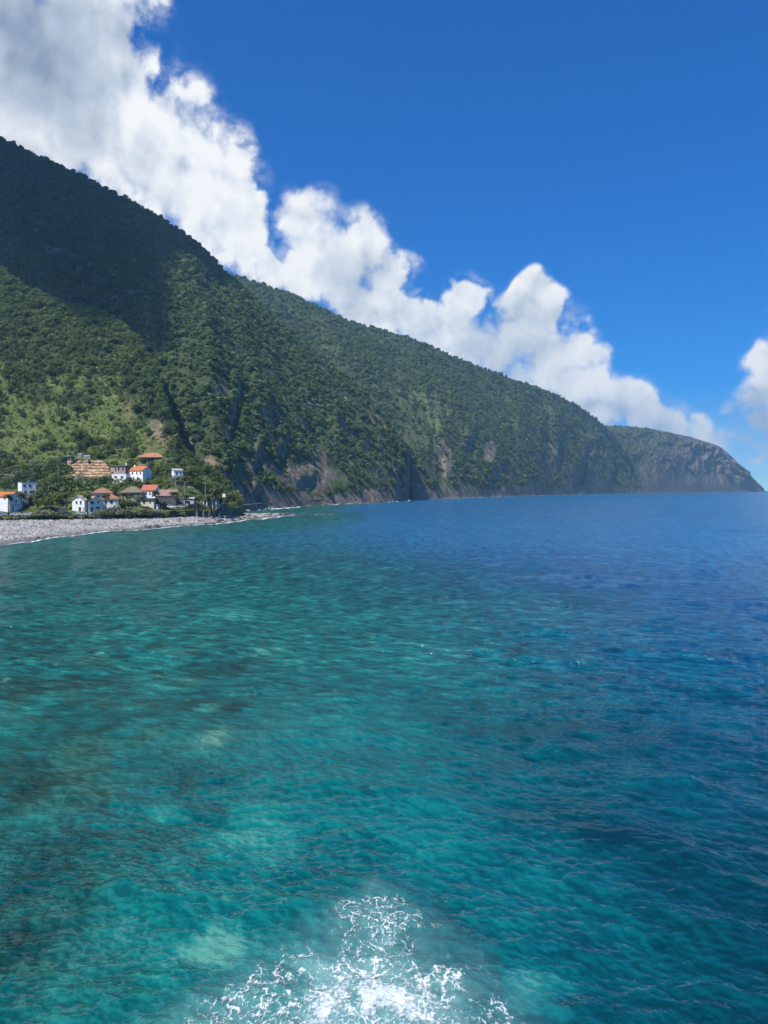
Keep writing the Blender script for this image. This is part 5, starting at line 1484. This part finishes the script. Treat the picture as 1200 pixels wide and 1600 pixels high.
# ------------------------------------------------------------------ air and the cloud that shades the mountain
def build_haze():
    mb = MB(); mb.box(-3200, 7300, -7300, 7300, -7.5, 640)
    m = bpy.data.materials.new('haze_air'); m.use_nodes = True; t = m.node_tree; t.nodes.clear(); n = NT(t)
    pv = n.add('ShaderNodeVolumePrincipled', {'Color': (0.40, 0.74, 1.0, 1), 'Density': HAZE, 'Anisotropy': 0.15})
    o = t.nodes.new('ShaderNodeOutputMaterial'); n.put(o.inputs['Volume'], pv)
    tag(mb.build('haze', m), 'pale blue sea air that fades the far coast', kind='stuff')


HAZE = 1.1e-4
if HAZE: build_haze()


def build_cloud():
    edge = [(-60, 180), (0, 200), (100, 250), (200, 300), (270, 345), (318, 385), (300, 405), (262, 398), (232, 398), (205, 420), (196, 455), (208, 500), (222, 545), (236, 590), (215, 610), (150, 560), (60, 500), (-60, 450)]
    pp, qq = px2.ravel(), py2.ravel(); XYZ = P2.reshape(-1, 3)
    ok = ((t2 >= 0) & (t2 <= 1.0)).repeat(P2.shape[1], 1).ravel()
    pts = []
    for (x, y) in edge:
        d = np.hypot(pp - x, qq - y) + (~ok) * 1e6
        p = XYZ[np.argmin(d)]; s = (ZC - p[2]) / SUN.z
        pts.append((p[0] + SUN.x * s, p[1] + SUN.y * s))
    pts = np.array(pts); c = (pts.min(0) + pts.max(0)) / 2
    ang = np.arctan2(pts[:, 1] - c[1], pts[:, 0] - c[0]); rad = np.hypot(*(pts - c).T)
    o_ = np.argsort(ang); ang, rad = ang[o_], rad[o_]
    ang = np.concatenate([ang - 2 * np.pi, ang, ang + 2 * np.pi]); rad = np.tile(rad, 3)
    bm = bmesh.new(); bmesh.ops.create_icosphere(bm, subdivisions=6, radius=1.0)
    co_ = np.array([v.co[:] for v in bm.verts])
    a = np.arctan2(co_[:, 1], co_[:, 0]); R_ = np.interp(a, ang, rad)
    lump = 1 + 0.10 * fbm(co_[:, 0] * 3 + 5, co_[:, 1] * 3 + co_[:, 2] * 2.2, 5, 401)
    for v, q, r_, l_ in zip(bm.verts, co_, R_, lump):
        hor = math.hypot(q[0], q[1]); h2 = hor ** 0.6
        x, y = (q[0] / hor, q[1] / hor) if hor > 1e-6 else (0, 0)
        v.co = Vector((x * r_ * h2 * l_, y * r_ * h2 * l_, q[2] * (150 if q[2] > 0 else 60) * l_))
    me = bpy.data.meshes.new('cloud'); bm.to_mesh(me); bm.free()
    m = bpy.data.materials.new('cloud_vapour'); m.use_nodes = True; t = m.node_tree; t.nodes.clear(); n = NT(t)
    pv = n.add('ShaderNodeVolumePrincipled', {'Color': (0.98, 0.98, 1.0, 1), 'Density': 0.03, 'Anisotropy': 0.5})
    o = t.nodes.new('ShaderNodeOutputMaterial'); n.put(o.inputs['Volume'], pv)
    ob = mobj('cloud', me, m); ob.location = (c[0], c[1], ZC)
    tag(ob, 'grey cloud bank hanging above the left mountain and shading it', kind='stuff')


ZC = 860.0
build_cloud()
